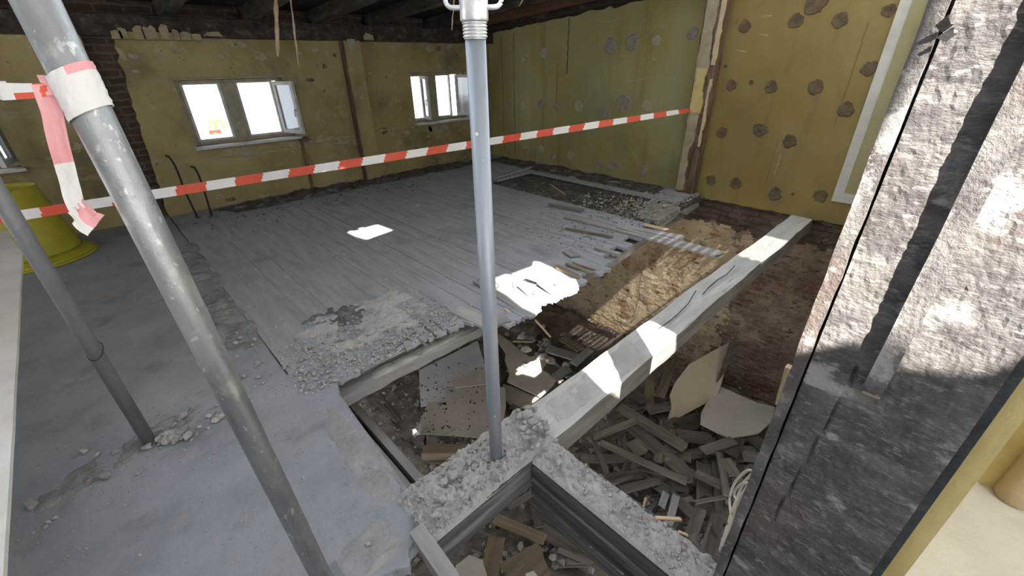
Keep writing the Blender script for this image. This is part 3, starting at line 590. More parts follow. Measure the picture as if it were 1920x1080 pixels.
# --- outdoors
obj('ground', sbox(-40, 40, -40, 60, -6.1, -6), 'ground', kind='structure', label='pale ground outside')
bt = thing('building', 'sunlit pale house seen through the back windows', 'building', (2, 26, -6))
obj('wall', sbox(-14, 22, 26, 32, -6, 4.2), 'facade', bt)
for k in range(6): obj('window', sbox(-9+4.5*k, -7.6+4.5*k, 25.93, 26.02, .2, 2.6), 'facade_blue', bt)
sg = thing('street_sign', 'red and yellow street sign seen through the left pane', 'sign', tuple(ony(402, 247, 13)))
P0 = ony(393, 250, 13); P1 = ony(413, 246, 13)
bm = bmesh.new(); prism(bm, [(P0.x, 13, P0.z-.03), (P1.x+.02, 13, P0.z-.03), (P1.x+.02, 13, P0.z+.06), (P0.x, 13, P0.z+.06)], (0, .06, 0)); obj('sign_bar', bm, 'sign_red', sg)
bm = bmesh.new()
for k in range(2):
    cx = P0.x+.02+.155*k+.08
    tube(bm, [(cx+.075*cos(a), 12.99, P0.z+.09+.19*sin(a)) for a in [pi*j/12 for j in range(13)]], .022, 8)
obj('sign_arch', bm, 'sign_yellow', sg)
bm = bmesh.new(); tube(bm, [((P0.x+P1.x)/2, 13.03, P0.z), ((P0.x+P1.x)/2, 13.03, -6)], .04, 10); obj('pole', bm, 'steel_dark', sg)
# ================================================================== TIMBERS
PITB = 'pit beam'
b1 = thing('floor_beam', 'long grey roughly hewn beam crossing the pit to the brick wall', 'beam', (3.3, 1.03, -.075))
M, L = frame_of((1.06, 1.03, -.072), (5.84, 1.075, -.125))
bm = timber_bm(L, .235, .15, .05, .006, 0, 7, .95, 4.0, 5.0, .016); bmesh.ops.recalc_face_normals(bm, faces=bm.faces)
for f in bm.faces: f.material_index = 0 if f.normal.z > .6 else 1  # dust on top; flanks painted darker, partly for their shade
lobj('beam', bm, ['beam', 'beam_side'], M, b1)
def drying_crack(p):                                # long check along the top of the beam
    bm = bmesh.new(); P = [onz(x, y, .004) for x, y in p]
    for i in range(len(P)-1):
        a, b = P[i], P[i+1]; n = Vector((0, .003, 0))
        f = bm.faces.new([bm.verts.new(q) for q in (a-n, b-n, b+n, a+n)])
    g = bmesh.ops.extrude_face_region(bm, geom=bm.faces[:]); bmesh.ops.translate(bm, vec=(0, 0, .003), verts=[v for v in g['geom'] if isinstance(v, bmesh.types.BMVert)])
    return bm
obj('crack', drying_crack([(1236, 616), (1255, 603), (1270, 590), (1290, 570), (1303, 548), (1305, 545)]), 'black', b1)
obj('crack', drying_crack([(1318, 552), (1328, 540), (1345, 525), (1362, 515), (1372, 505), (1378, 498)]), 'black', b1)
b2 = thing('floor_beam', 'short charred cross beam under rubble holding the steel prop', 'beam', (.72, 1.03, -.1))
M, L = frame_of((.40, 1.045, -.085), (1.10, 1.03, -.085)); lobj('beam', timber_bm(L, .265, .165, .05, .006, .05, 5, 1, 8.0, 5.0), 'burnt_beam', M, b2)
bm = patch(bmesh.new(), (.40, .905, -.004), (.74, -.005, 0), (0, .275, 0), 150, 56, .026, 14, 2.0, .05, .007, .8); obj('dust_layer', bm, 'rubble_dust', b2)
b3 = thing('floor_beam', 'trimmer beam of stacked planks running to the charred upright', 'beam', (1.03, .38, -.08))
M, L = frame_of((1.035, .915, -.06), (1.055, -.19, -.06)); lobj('beam', timber_bm(L, .15, .115, .05, .005, .01, 5, 1, 12.0, 5.0), 'burnt_beam', M, b3)
for k, (dx, zc, hh) in enumerate(((-.084, -.055, .062), (-.094, -.105, .022), (-.105, -.145, .05), (-.125, -.20, .04))):
    M, L = frame_of((1.035+dx, .895-.01*k, zc), (1.05+dx, -.19, zc)); lobj('side_plank', timber_bm(L, .018, hh, .06, .003, .0, 3, 1, 20.0+k, 6.0), 'burnt_beam', M, b3)
bm = patch(bmesh.new(), (.955, -.10, -.006), (.158, 0, 0), (-.005, 1.03, 0), 36, 200, .018, 16, 7.0, .05, .007, .8); obj('dust_layer', bm, 'rubble_dust', b3)
bm = patch(bmesh.new(), (1.10, .925, -.005), (1.0, .0, 0), (0, .21, 0), 80, 24, .008, 9, 17.0, .2, .0, .6); obj('dust_layer', bm, 'rubble_dust', b1)
# joists along the broken edge of the boards
j1 = thing('floor_joist', 'long worn joist under the broken ends of the floorboards', 'joist', (1.8, 2.08, -.12))
M, L = frame_of((.50, 2.085, -.125), (3.35, 2.06, -.125)); lobj('beam', timber_bm(L, .115, .075, .03, .010, .02, 6, 1, 31.0, 9.0), 'plank_grey', M, j1)
M, L = frame_of((.53, 2.175, -.058), (3.35, 2.12, -.058)); lobj('packing_strip', timber_bm(L, .07, .06, .03, .012, .02, 5, 1, 33.0, 9.0), 'plank', M, j1)
j2 = thing('floor_joist', 'short joist end meeting the brick wall by the post', 'joist', (4.6, 2.25, -.1))
M, L = frame_of((3.3, 2.06, -.115), (5.77, 2.36, -.14)); lobj('beam', timber_bm(L, .10, .09, .06, .007, .02, 5, 1, 35.0, 5.0), 'plank_grey', M, j2)
M, L = frame_of((3.3, 2.135, -.055), (5.75, 2.43, -.085)); lobj('packing_strip', timber_bm(L, .07, .055, .06, .006, .02, 4, 1, 37.0, 5.0), 'plank', M, j2)
timber('wood_block', (.395, .985, -.005), (.385, .74, -.012), .058, .075, 'plank_grey', k=4, amp=.003, seg=.03, label='short sawn block lying at the end of the cross beam', cat='wood block')
# channel of two battens along the left side of the pit
bt = thing('wall_plate', 'pair of pale battens with a dark gap along the left side of the pit', 'battens', (.62, 1.9, -.5))
M, L = frame_of((.615, 3.2, -.50), (.615, 1.43, -.50)); lobj('batten', timber_bm(L, .045, .06, .1, .002, 0, 3, 1, 41), 'plank_grey', M, bt)
M, L = frame_of((.69, 3.2, -.5), (.69, 1.40, -.5)); lobj('batten', timber_bm(L, .05, .06, .1, .002, 0, 3, 1, 43), 'plank_grey', M, bt)
bm = sbox(.64, .67, 1.42, 3.2, -.75, -.52); obj('gap_shade', bm, 'black', bt)  # black fill paints the unlit depth between the battens
bm = bmesh.new(); prism(bm, [(.625, 1.44, -.475), (.70, 1.44, -.475), (.715, 1.39, -.475), (.66, 1.36, -.475), (.63, 1.39, -.475)], (0, 0, .03)); obj('end_cap', bm, 'plank', bt)

# charred upright at the right
cp = thing('charred_post', 'tall charred upright timber half in sunlight at the right edge', 'post', (1.11, -.03, 0))
bm = bmesh.new(); ny, nz = 44, 260; V = {}
def postp(i, j):
    y = -.188+.276*i/ny; z = -.04+2.72*j/nz
    cr_ = abs(y-(.028-.05*(z-.55)+.004*noise.noise(Vector((z*9, 1, 1))))); grove = -.010*max(0, 1-cr_/.004) if .42 < z < 1.0 else 0
    q = Vector((y*9, z*7, 2.2)); d = .003*noise.noise(q)+.002*noise.noise(q*3)+.0022*noise.noise(q*9)+.002*noise.noise(Vector((y*22, z*150, 1)))*(1 if z > .9 else .5)
    fl = noise.noise(Vector((y*13, z*10, 5))); d += .006*max(0, fl-.25)+.0022*noise.noise(Vector((y*90, z*60, 7)))
    return Vector((1.045-d-grove, y, z))
for i in range(ny+1):
    for j in range(nz+1): V[i, j] = bm.verts.new(postp(i, j))
for i in range(ny):
    for j in range(nz): bm.faces.new((V[i, j], V[i+1, j], V[i+1, j+1], V[i, j+1]))
B = [bm.verts.new(p) for p in ((1.135, -.188, -.04), (1.135, .088, -.04), (1.135, .088, 2.68), (1.135, -.188, 2.68))]
bm.faces.new([V[0, j] for j in range(nz+1)]+[B[3], B[0]]); bm.faces.new([V[ny, j] for j in range(nz, -1, -1)]+[B[1], B[2]])
bm.faces.new([V[i, 0] for i in range(ny, -1, -1)]+[B[0], B[1]]); bm.faces.new([V[i, nz] for i in range(ny+1)]+[B[2], B[3]]); bm.faces.new(B)
obj('timber', bm, 'char', cp)
# thin lath on its left edge, split away from the face by a dark crack
lath = timber_bm(2.7, .026, .10, .02, .0028, 0, 5, 1, 51, 14)
M, L = frame_of((1.087, .1065, -.03), (1.087, .1065, 2.67), up=(1, 0, 0)); lobj('edge_lath', lath, 'char', M, cp)
# batten nailed up the face; it stops about a metre above the floor
zt = onx(1630, 742, 1.01).z
bt2 = timber('batten', (1.028, -.033, zt), (1.028, -.033, 2.66), .034, .020, 'char', cp, up=(1, 0, 0), seg=.03, amp=.0018, k=4)
bm = sbox(1.0105, 1.0445, -.048, -.018, zt-.001, zt+.001); obj('sawn_end', bm, 'plank_tan', cp)
bm = bmesh.new(); prism(bm, [onx(1760, 48, 1.03), onx(1785, 28, 1.02), onx(1790, 45, 1.03), onx(1770, 60, 1.04)], (-.006, .004, 0)); obj('peeling_flake', bm, 'char', cp)
bm = bmesh.new(); prism(bm, [onx(1762, 70, 1.03), onx(1795, 50, 1.02), onx(1796, 62, 1.03), onx(1775, 78, 1.04)], (-.006, .004, 0)); obj('peeling_flake', bm, 'char', cp)
# small pale block behind the lath
timber('wood_offcut', onx(1487, 690, 1.16), onx(1468, 760, 1.16), .02, .03, 'fresh_wood', k=3, seg=.02, label='small pale offcut caught behind the charred upright', cat='offcut')

# post against the right wall and post on the back wall
p1 = thing('wall_post', 'flaking half-rotten post on the right wall where the tape ends', 'post', (5.68, 2.5, -.14))
ptop = 2.42
M, L = frame_of((5.685, 2.485, -.14), (5.685, 2.51, ptop), up=(1, 0, 0)); lobj('core', timber_bm(L, .235, .13, .04, .014, 0, 6, 1, 61, 7), 'rot_wood', M, p1)
def skin(za, zb, ya, yb, th, seed):
    n = int((zb-za)/.03); Lf = [(5.622, ya(z)+.012*noise.noise(Vector((z*9, seed, 1)))+.01*noise.noise(Vector((z*27, seed, 3))), z) for z in [za+(zb-za)*k/n for k in range(n+1)]]
    Rt = [(5.622, yb(z)+.02*noise.noise(Vector((z*6, seed, 8)))+.014*noise.noise(Vector((z*23, seed, 5))), z) for z in [za+(zb-za)*k/n for k in range(n+1)]]
    return prism(bmesh.new(), Lf+Rt[::-1], (-th, 0, 0))
nz_ = lambda z, f, q: noise.noise(Vector((z*f, q, 4.4)))
obj('plaster_skin', skin(.03, ptop, lambda z: 2.606+.004*nz_(z, 3, 1), lambda z: 2.485+.05*nz_(z, 2.3, 2)+.03*nz_(z, 8, 5)-.02*max(0, .3-z), .012, 3), 'cream_plaster', p1)
obj('plaster_skin', skin(1.02, 1.52, lambda z: 2.60-.02*abs(nz_(z, 6, 9)), lambda z: 2.47+.03*nz_(z, 5, 7), .018, 7), 'ochre', p1)
obj('plaster_skin', skin(1.55, ptop, lambda z: 2.44, lambda z: 2.392+.03*nz_(z, 6, 12), .010, 13), 'ochre_tan', p1)
obj('plaster_skin', skin(.62, 1.4, lambda z: 2.418, lambda z: 2.385+.02*nz_(z, 6, 15), .010, 17), 'ochre_tan', p1)
p2 = thing('wall_post', 'olive painted post standing between the two back windows', 'post', (3.09, 6.53, 0))
M, L = frame_of((3.09, 6.535, -.02), (3.09, 6.535, 1.95), up=(0, 1, 0)); lobj('shaft', timber_bm(L, .235, .13, .05, .003, .02, 4, 1, 65, 4), 'wall_back', M, p2)
obj('shade_flank', sbox(2.955, 2.9705, 6.475, 6.60, 0, 1.94), 'rot_wood', p2)  # dark strip paints the shaded left side of the post
bm = prism(bmesh.new(), [(3.02, 6.468, 1.95), (3.03, 6.468, 1.85), (3.06, 6.468, 1.78), (3.075, 6.468, 1.86), (3.10, 6.468, 1.80), (3.115, 6.468, 1.9), (3.14, 6.468, 1.95)], (0, -.006, 0)); obj('torn_top', bm, 'dab_grey', p2)
# wall plate above the windows, rafters, brown purlin
timber('wall_beam', (-3.2, 6.56, 2.025), (5.74, 6.56, 2.025), .19, .19, 'rafter', seg=.1, amp=.008, k=4, label='sooty wall plate running along the top of the window wall', cat='beam')
raf = ['charred rafter above the left edge of the room', 'charred rafter above the two-light window', 'charred rafter left of the back post', 'charred rafter right of the hanging wood strips', 'charred rafter above the back post', 'charred rafter above the narrow window']
for k, x in enumerate((-1.0, 1.02, 1.85, 2.66, 3.46, 4.5)):
    timber('ceiling_rafter', (x, 6.85, roof_z(6.85)-.085), (x, 2.9, roof_z(2.9)-.085), .12, .15, 'rafter', seg=.09, amp=.007, k=4, label=raf[k], cat='rafter')
timber('ceiling_rafter', (5.3, 6.85, roof_z(6.85)-.06), (5.3, 2.3, roof_z(2.3)-.06), .13, .13, 'brown_beam', seg=.1, amp=.002, k=3, label='clean brown rafter beside the right wall', cat='rafter')
timber('ceiling_rafter', (5.62, 6.85, roof_z(6.85)-.075), (5.62, 2.3, roof_z(2.3)-.075), .10, .18, 'rafter', seg=.09, amp=.008, k=4, label='black ragged rafter along the top of the right wall', cat='rafter')

# ================================================================== STEEL PROPS
PR = [('adjustable_prop', 'blue-grey steel prop standing on the cross beam in the middle', (.848, 1.028, .012)), ('adjustable_prop', 'big leaning galvanised prop wrapped in barrier tape', (.07, 1.13, 0)), ('adjustable_prop', 'thin dull steel prop behind at the left edge', (-.297, 2.29, 0))]
# middle prop
r1 = thing(*PR[0], 'steel props') if False else thing(PR[0][0], PR[0][1], 'steel prop', PR[0][2], 'steel props')
c = PR[0][2]; zc = 1.6
hz = lambda py: CAM.z+ (ray(890, py).z/ray(890, py).xy.length)*Vector(c[:2]).length
zt0, zt1, zt2 = hz(72), hz(40), hz(-60)
obj('tube', tube(bmesh.new(), [c, (c[0], c[1], zt0)], .0285, 28), 'steel_blue', r1)
th = bmesh.new(); prof = [(.0305, zt0-.002-c[2])]
n = 5
for k in range(n):
    z_ = zt0-c[2]+(zt1-zt0)*k/n; dz = (zt1-zt0)/n; prof += [(.0300, z_+.05*dz), (.0335, z_+.3*dz), (.0335, z_+.7*dz), (.0300, z_+.95*dz)]
lathe(th, c, prof, 28); obj('threaded_sleeve', th, 'bright_steel', r1, smooth=True)
nut = bmesh.new(); lathe(nut, c, [(.0300, zt1-c[2]), (.0365, zt1-c[2]), (.038, zt1-c[2]+.003), (.038, zt2-c[2]), (.03, zt2-c[2])], 28); nut_o = obj('collar_nut', nut, 'bright_steel', r1)
sd_ = Vector((_r.x, _r.y, 0)).normalized(); zb = hz(14)
for s in (-1, 1):
    pts = [Vector(c[:2]).to_3d()+sd_*s*a+Vector((0, 0, zb+b)) for a, b in ((.033, 0), (.055, 0), (.066, .003), (.073, .012), (.074, .03), (.074, .06), (.070, .075), (.055, .082), (.033, .083))]
    obj('handle', tube(bmesh.new(), smooth_path(pts, 4), .0062, 10), 'bright_steel', nut_o)
obj('inner_tube', tube(bmesh.new(), [(c[0], c[1], zt2-.02), (c[0], c[1], 2.62-.012)], .024, 24), 'bright_steel', r1)
bp_ = sbox(c[0]-.055, c[0]+.055, c[1]-.055, c[1]+.055, c[2]-.006, c[2]+.002); obj('base_plate', bp_, 'steel_dark', r1)
obj('top_plate', sbox(c[0]-.07, c[0]+.07, c[1]-.07, c[1]+.07, 2.62-.016, 2.62-.008), 'steel_dark', r1)
for (px, py, rr) in ((894, 251, .005), (905, 300, .002), (928, 780, .002)):
    P = onz(px, py, 0); d = ray(px, py); k = Vector(c[:2]).length/d.xy.length; P = CAM+d*(k*.968)
    obj('paint_chip', tube(bmesh.new(), [P, P+Vector((-d.x, -d.y, 0)).normalized()*.003], rr, 9), 'tape_white', r1)
# big left prop
c2 = onz(612, 1100); _q = ony(66, 0, 1.08); t2 = c2+(_q-c2)*((2.6)/_q.z)
r2 = thing(PR[1][0], PR[1][1], 'steel prop', c2, 'steel props')
obj('tube', tube(bmesh.new(), [c2+Vector((0, 0, .008)), t2], .0305, 32), 'galv', r2)
obj('base_plate', sbox(c2.x-.06, c2.x+.06, c2.y-.06, c2.y+.06, 0, .008), 'steel_dark', r2)
# thin left prop
c3 = Vector((-.298, 2.29, 0)); r3 = thing(PR[2][0], PR[2][1], 'steel prop', c3, 'steel props')
t3 = Vector((-.308, 2.29, 2.6))
obj('tube', tube(bmesh.new(), [c3+Vector((0, 0, .006)), t3], .0275, 24), 'steel_dark', r3)
obj('base_plate', sbox(c3.x-.055, c3.x+.055, c3.y-.055, c3.y+.055, 0, .006), 'steel_dark', r3)
zz = .55; obj('wire_loop', tube(bmesh.new(), [c3+Vector((.030*cos(a), .030*sin(a), zz+.03*sin(a*1.0+.5))) for a in [2*pi*k/20 for k in range(21)]], .0016, 6), 'black', r3)

timber('ceiling_beam', (-.9, 1.06, 2.69), (1.4, 1.04, 2.69), .14, .14, 'rafter', seg=.1, amp=.006, k=4, label='charred head beam resting on the tops of the props', cat='beam')
timber('ceiling_beam', (-1.6, 2.29, 2.69), (-.12, 2.29, 2.69), .14, .16, 'rafter', seg=.1, amp=.006, k=4, label='charred head beam resting on the thin rear prop', cat='beam')
# ================================================================== BARRIER TAPE
def ribbon(bm, pts, wdir, width, mi_fn, n_w=4, wob=.0, seed=0.0, th=.0):
    rows = []; pts = [Vector(p) for p in pts]; s = 0.0; acc = [0.0]
    for i in range(1, len(pts)): acc.append(acc[-1]+(pts[i]-pts[i-1]).length)
    for i, p in enumerate(pts):
        wd = wdir(i/(len(pts)-1)) if callable(wdir) else Vector(wdir); wd = Vector(wd); ww = width(i/(len(pts)-1)) if callable(width) else width
        t = (pts[min(i+1, len(pts)-1)]-pts[max(i-1, 0)]).normalized(); nn = t.cross(wd).normalized()
        rows.append([bm.verts.new(p+wd*ww*(j/n_w-.5)+nn*wob*noise.noise(Vector((acc[i]*30+seed, j*.9, seed)))) for j in range(n_w+1)])
    for i in range(len(rows)-1):
        for j in range(n_w):
            f = bm.faces.new((rows[i][j], rows[i+1][j], rows[i+1][j+1], rows[i][j+1])); f.material_index = mi_fn((acc[i]+acc[i+1])/2, j/n_w); f.smooth = True
    return bm
TA = Vector((5.62, 2.60, onx(1289, 206, 5.62).z)); TB = ony(0, 410, 4.5); TB = TA+(TB-TA)*((TA.x+2.74)/(TA.x-TB.x))
n = 680; Lt = (TB-TA).length
pts = [TA.lerp(TB, i/n) for i in range(n+1)]
def wd(t):
    a = max(0, 1-t/.22)*1.15+.25*noise.noise(Vector((t*12, 3, 3)))
    d = (TB-TA).normalized(); side = d.cross(Vector((0, 0, 1))).normalized(); return Vector((0, 0, 1))*cos(a)+side*sin(a)
STR = .205
bm = ribbon(bmesh.new(), pts, wd, .072, lambda s, v: int((s+.03*v)/STR) % 2, 3, .003, 2.0)
obj('barrier_tape', bm, ['tape_red', 'tape_white'], label='long red and white barrier tape stretched across the room to the right post', cat='barrier tape')
tw = thing('barrier_tape', 'crumpled red and white tape tied round the big left prop', 'barrier tape', (0, 1.08, 1.55))
def prop_axis(z): return c2.lerp(t2, (z-c2.z)/(t2.z-c2.z))
zk = lambda px, py: (lambda d: CAM.z+d.z*1.10/d.y)(ray(px, py))
zw = (zk(150, 140)+zk(165, 205))/2
bm = bmesh.new(); rows = []; ns, nw_ = 64, 16
for i in range(ns+1):
    a = 2*pi*i/ns; row = []
    for j in range(nw_+1):
        z_ = zw+(.068*(j/nw_-.5)+.014*sin(a+2.2)); A = prop_axis(z_); rr = .0335+.0026*abs(noise.noise(Vector((cos(a)*2.2, sin(a)*2.2, j*.75))))+.0018*noise.noise(Vector((cos(a)*6, sin(a)*6, j*1.4)))
        row.append(bm.verts.new((A.x+rr*cos(a), A.y+rr*sin(a), z_)))
    rows.append(row)
for i in range(ns):
    for j in range(nw_):
        f = bm.faces.new((rows[i][j], rows[i+1][j], rows[i+1][j+1], rows[i][j+1])); f.smooth = True
        a = 2*pi*(i+.5)/ns; f.material_index = 1 if (j > nw_*.78 and -1.1 < (a-5.6) < .6) else 0
obj('wrapped_band', bm, ['tape_white', 'tape_pink'], tw)
Dp = 1.085
def at(px, py, yy=Dp): return ony(px, py, yy)
# the end that hangs down from the knot
tl = smooth_path([at(82, 158), at(96, 205), at(108, 262), at(124, 320), at(138, 372), at(146, 392)], 8)
bm = ribbon(bmesh.new(), tl, lambda t: Vector((.93, .35, 0)).normalized(), lambda t: .030-.004*t, lambda s, v: 1 if s < .125 else 0, 6, .004, 5.0)
obj('hanging_end', bm, ['tape_white', 'tape_pink'], tw)
tl = smooth_path([at(142, 385), at(152, 400), at(165, 415), at(180, 423)], 8)
bm = ribbon(bmesh.new(), tl, lambda t: Vector((.75, .3, .5+.3*sin(t*9))).normalized(), lambda t: .036+.012*t, lambda s, v: 1 if v > .3 else 0, 8, .010, 9.0)
obj('torn_end', bm, ['tape_white', 'tape_pink'], tw)
# the loop up to the knot and the free run out to the left
tl = smooth_path([at(186, 178, 1.09), at(150, 170, 1.075), at(110, 160), at(78, 160)], 8)
bm = ribbon(bmesh.new(), tl, (0, .25, .97), lambda t: .018+.014*t, lambda s, v: 1 if s > .03 else 0, 4, .004, 12.0); obj('knot', bm, ['tape_white', 'tape_pink'], tw)
tl = [at(95, 167), at(60, 170), at(0, 172, 1.12), at(-160, 176, 1.2), Vector((-1.2, 1.7, 1.55)), Vector((-2.74, 2.3, 1.55))]
bm = ribbon(bmesh.new(), smooth_path(tl, 8), (0, .15, .98), lambda t: .018+.010*min(1, t*2), lambda s, v: 1 if (s < .02 or (s < .06 and v < .35)) else 0, 5, .003, 14.0); obj('loose_run', bm, ['tape_white', 'tape_red'], tw)

# ================================================================== CHUTE, BOARD, RODS, STRIPS
cc = (-.76, 5.93, 0)
ch = thing('debris_chute', 'yellow plastic rubble chute funnel standing by the back wall', 'rubble chute', cc)
bm = lathe(bmesh.new(), cc, [(.335, .05), (.325, .10), (.285, .35), (.235, .66), (.240, .685), (.228, .69), (.222, .66), (.272, .35), (.31, .1), (.32, .05)], 48, close=True); obj('funnel', bm, 'yellow_plastic', ch)
bm = lathe(bmesh.new(), cc, [(.33, .012), (.40, .012), (.405, .03), (.385, .042), (.36, .05), (.34, .085), (.325, .07), (.325, .04)], 48, close=True); obj('flange', bm, 'yellow_plastic', ch)
bm = lathe(bmesh.new(), cc, [(.33, .0), (.425, .0), (.43, .012), (.41, .022), (.33, .022)], 48, close=True); obj('lower_ring', bm, 'yellow_plastic', ch)
wb = thing('chipboard_panel', 'pale chipboard panel on trestle legs at the left edge', 'board', (-.8, 2.2, .47))
e0, e1 = onz(7, 1065, .48), onz(42, 474, .48); dd = (e1-e0).normalized(); sidev = Vector((-dd.y, dd.x, 0))
e00 = e0-dd*1.2
nn_ = 40; edge_p = [e00.lerp(e1, k/nn_)+sidev*(.004*noise.noise(Vector((k*1.9, 1, 1)))) for k in range(nn_+1)]
e2 = onz(10, 430, .48)
bm = prism(bmesh.new(), edge_p+[e2+sidev*.0, e1+sidev*.75, e00+sidev*.75], (0, 0, -.018)); obj('panel', bm, 'white_board', wb)
for p in (e0+sidev*.45, e1-dd*.5+sidev*.45, e0+sidev*.65, e1-dd*.5+sidev*.65):
    obj('leg', sbox(p.x-.02, p.x+.02, p.y-.02, p.y+.02, 0, .462), 'plank_tan', wb)
def rod(pp, label): return obj('cable_stub', tube(bmesh.new(), smooth_path(pp, 6), [.014 if False else .011]*(6*(len(pp)-1)+1), 8), 'black', origin=pp[-1], label=label, cat='cable')
rod([ony(311, 292, 6.55), ony(318, 296, 6.5), ony(330, 315, 6.42), ony(347, 358, 6.3), onz(371, 409, .0)], 'black cable stub curving up the wall, the taller of two')
rod([ony(358, 312, 6.55), ony(366, 316, 6.5), ony(375, 335, 6.45), ony(386, 368, 6.33), onz(397, 405, .0)], 'black cable stub curving up the wall, the shorter one nearer the window')
def strip(px0, px1, yy, r, label, m='fresh_wood'):
    a = ony(*px0, yy); b = ony(*px1, yy); top = a+(a-b)*((roof_z(yy)-.01-a.z)/(a.z-b.z)); pts = [top.lerp(b, k/10)+Vector((.006*noise.noise(Vector((k*.8, r*900, 1))), 0, 0)) for k in range(11)]
    return obj('wood_strip', tube(bmesh.new(), pts, [r*(.75+.45*noise.noise(Vector((k*.9, r*300, 4)))) for k in range(10)]+[r*.3], 6), m, origin=top, label=label, cat='wood strip')
strip((517, 0), (521, 106), 4.5, .022, 'thicker split lath hanging from the ceiling')
strip((545, 0), (560, 124), 4.5, .011, 'thin long lath hanging from the ceiling beside the thicker one')
strip((850, 20), (847, 57), 3.9, .008, 'thin splinter hanging from the ceiling behind the prop collar')
strip((980, 0), (973, 12), 3.6, .008, 'short pale splinter hanging near the brown rafter')
obj('shade_strip', timber_bm(.7, .05, .03, .05, .004, .02, 3, 1, 77), 'rot_wood', label='added dark strip for the shadowed chase below the right corner of the two-light window', cat='batten').matrix_world = Matrix.Translation((2.135, 6.585, .38)) @ Matrix.Rotation(pi/2, 4, 'Y')  # dark strip painted in for a shadowy chase in the wall
# plaster casing foot in the next room
co = thing('plaster_column', 'tan rounded column foot on the cream floor at the right edge', 'column', (2.22, -.60, 0))
bm = bmesh.new()
for k in range(17): pass
rings = []
for z_, r_ in ((0, .052), (.01, .06), (.04, .064), (.07, .061), (.3, .058), (.42, .057), (1.0, .057), (1.3, .057)):
    rings.append([bm.verts.new((2.215+r_*cos(2*pi*k/24), -.605+r_*1.0*sin(2*pi*k/24), z_)) for k in range(24)])
for i in range(len(rings)-1):
    for k in range(24):
        f = bm.faces.new((rings[i][k], rings[i][(k+1) % 24], rings[i+1][(k+1) % 24], rings[i+1][k])); f.smooth = True; f.material_index = 0 if i < 5 else 1
bm.faces.new(rings[0]); bm.faces.new(rings[-1]); obj('shaft', bm, ['ochre_tan', 'ochre'], co)
# cream cables hanging behind the charred upright
cb = thing('cable_bundle', 'cream cables looping down beside the charred upright', 'cable', onx(1400, 930, 1.25))
for pts in ([(1412, 882, 1.16), (1398, 884, 1.22), (1378, 905, 1.26), (1368, 935, 1.26), (1370, 970, 1.22), (1362, 1000, 1.18), (1350, 1040, 1.15)],
            [(1417, 880, 1.16), (1405, 893, 1.2), (1392, 908, 1.22), (1385, 925, 1.22), (1372, 960, 1.2), (1364, 985, 1.18), (1348, 1035, 1.15)],
            [(1405, 905, 1.16), (1390, 908, 1.2), (1378, 920, 1.23), (1377, 930, 1.23), (1384, 940, 1.2)],
            [(1410, 900, 1.16), (1396, 920, 1.17), (1386, 935, 1.17), (1372, 980, 1.17), (1352, 1030, 1.14)]):
    obj('cable', tube(bmesh.new(), smooth_path([onx(*p) for p in pts], 6), .0042, 8), 'white_cable', cb)

obj('cord', tube(bmesh.new(), smooth_path([onx(1224, 440, 5.66), onx(1218, 480, 5.66), onx(1209, 520, 5.655), onx(1204, 560, 5.66), onx(1190, 600, 5.66)], 5), .005, 6), 'plank_grey', label='thin cord hanging down the brick wall inside the pit', cat='cord')
# ================================================================== WHAT LIES IN THE PIT
ZF = -2.74
def pplank(p0, p1, wpx, z, label, m='plank', th=.022, group=None, dz=0.0, name='broken_board', jag=.03):
    """board lying between two points of the pit, z its height above the storey floor"""
    a = onz(*p0, ZF+z); b = onz(*p1, ZF+z+dz); mid = (a+b)/2; depth = (mid-CAM).dot(_f)
    pa = Vector(p1)-Vector(p0); nrm = Vector((-pa.y, pa.x)).normalized()*wpx*.5; pm = (Vector(p0)+Vector(p1))/2
    w_ = (onz(pm.x+nrm.x, pm.y+nrm.y, mid.z)-onz(pm.x-nrm.x, pm.y-nrm.y, mid.z)); ax = (b-a).normalized()
    w_ = (w_-ax*w_.dot(ax)).length
    return timber(name, a, b, max(.02, min(w_, .34)), th, m, seg=.12, amp=.002, jag=jag, k=3, twist=rnd.uniform(-.08, .08), label=label, cat='board', group=group)
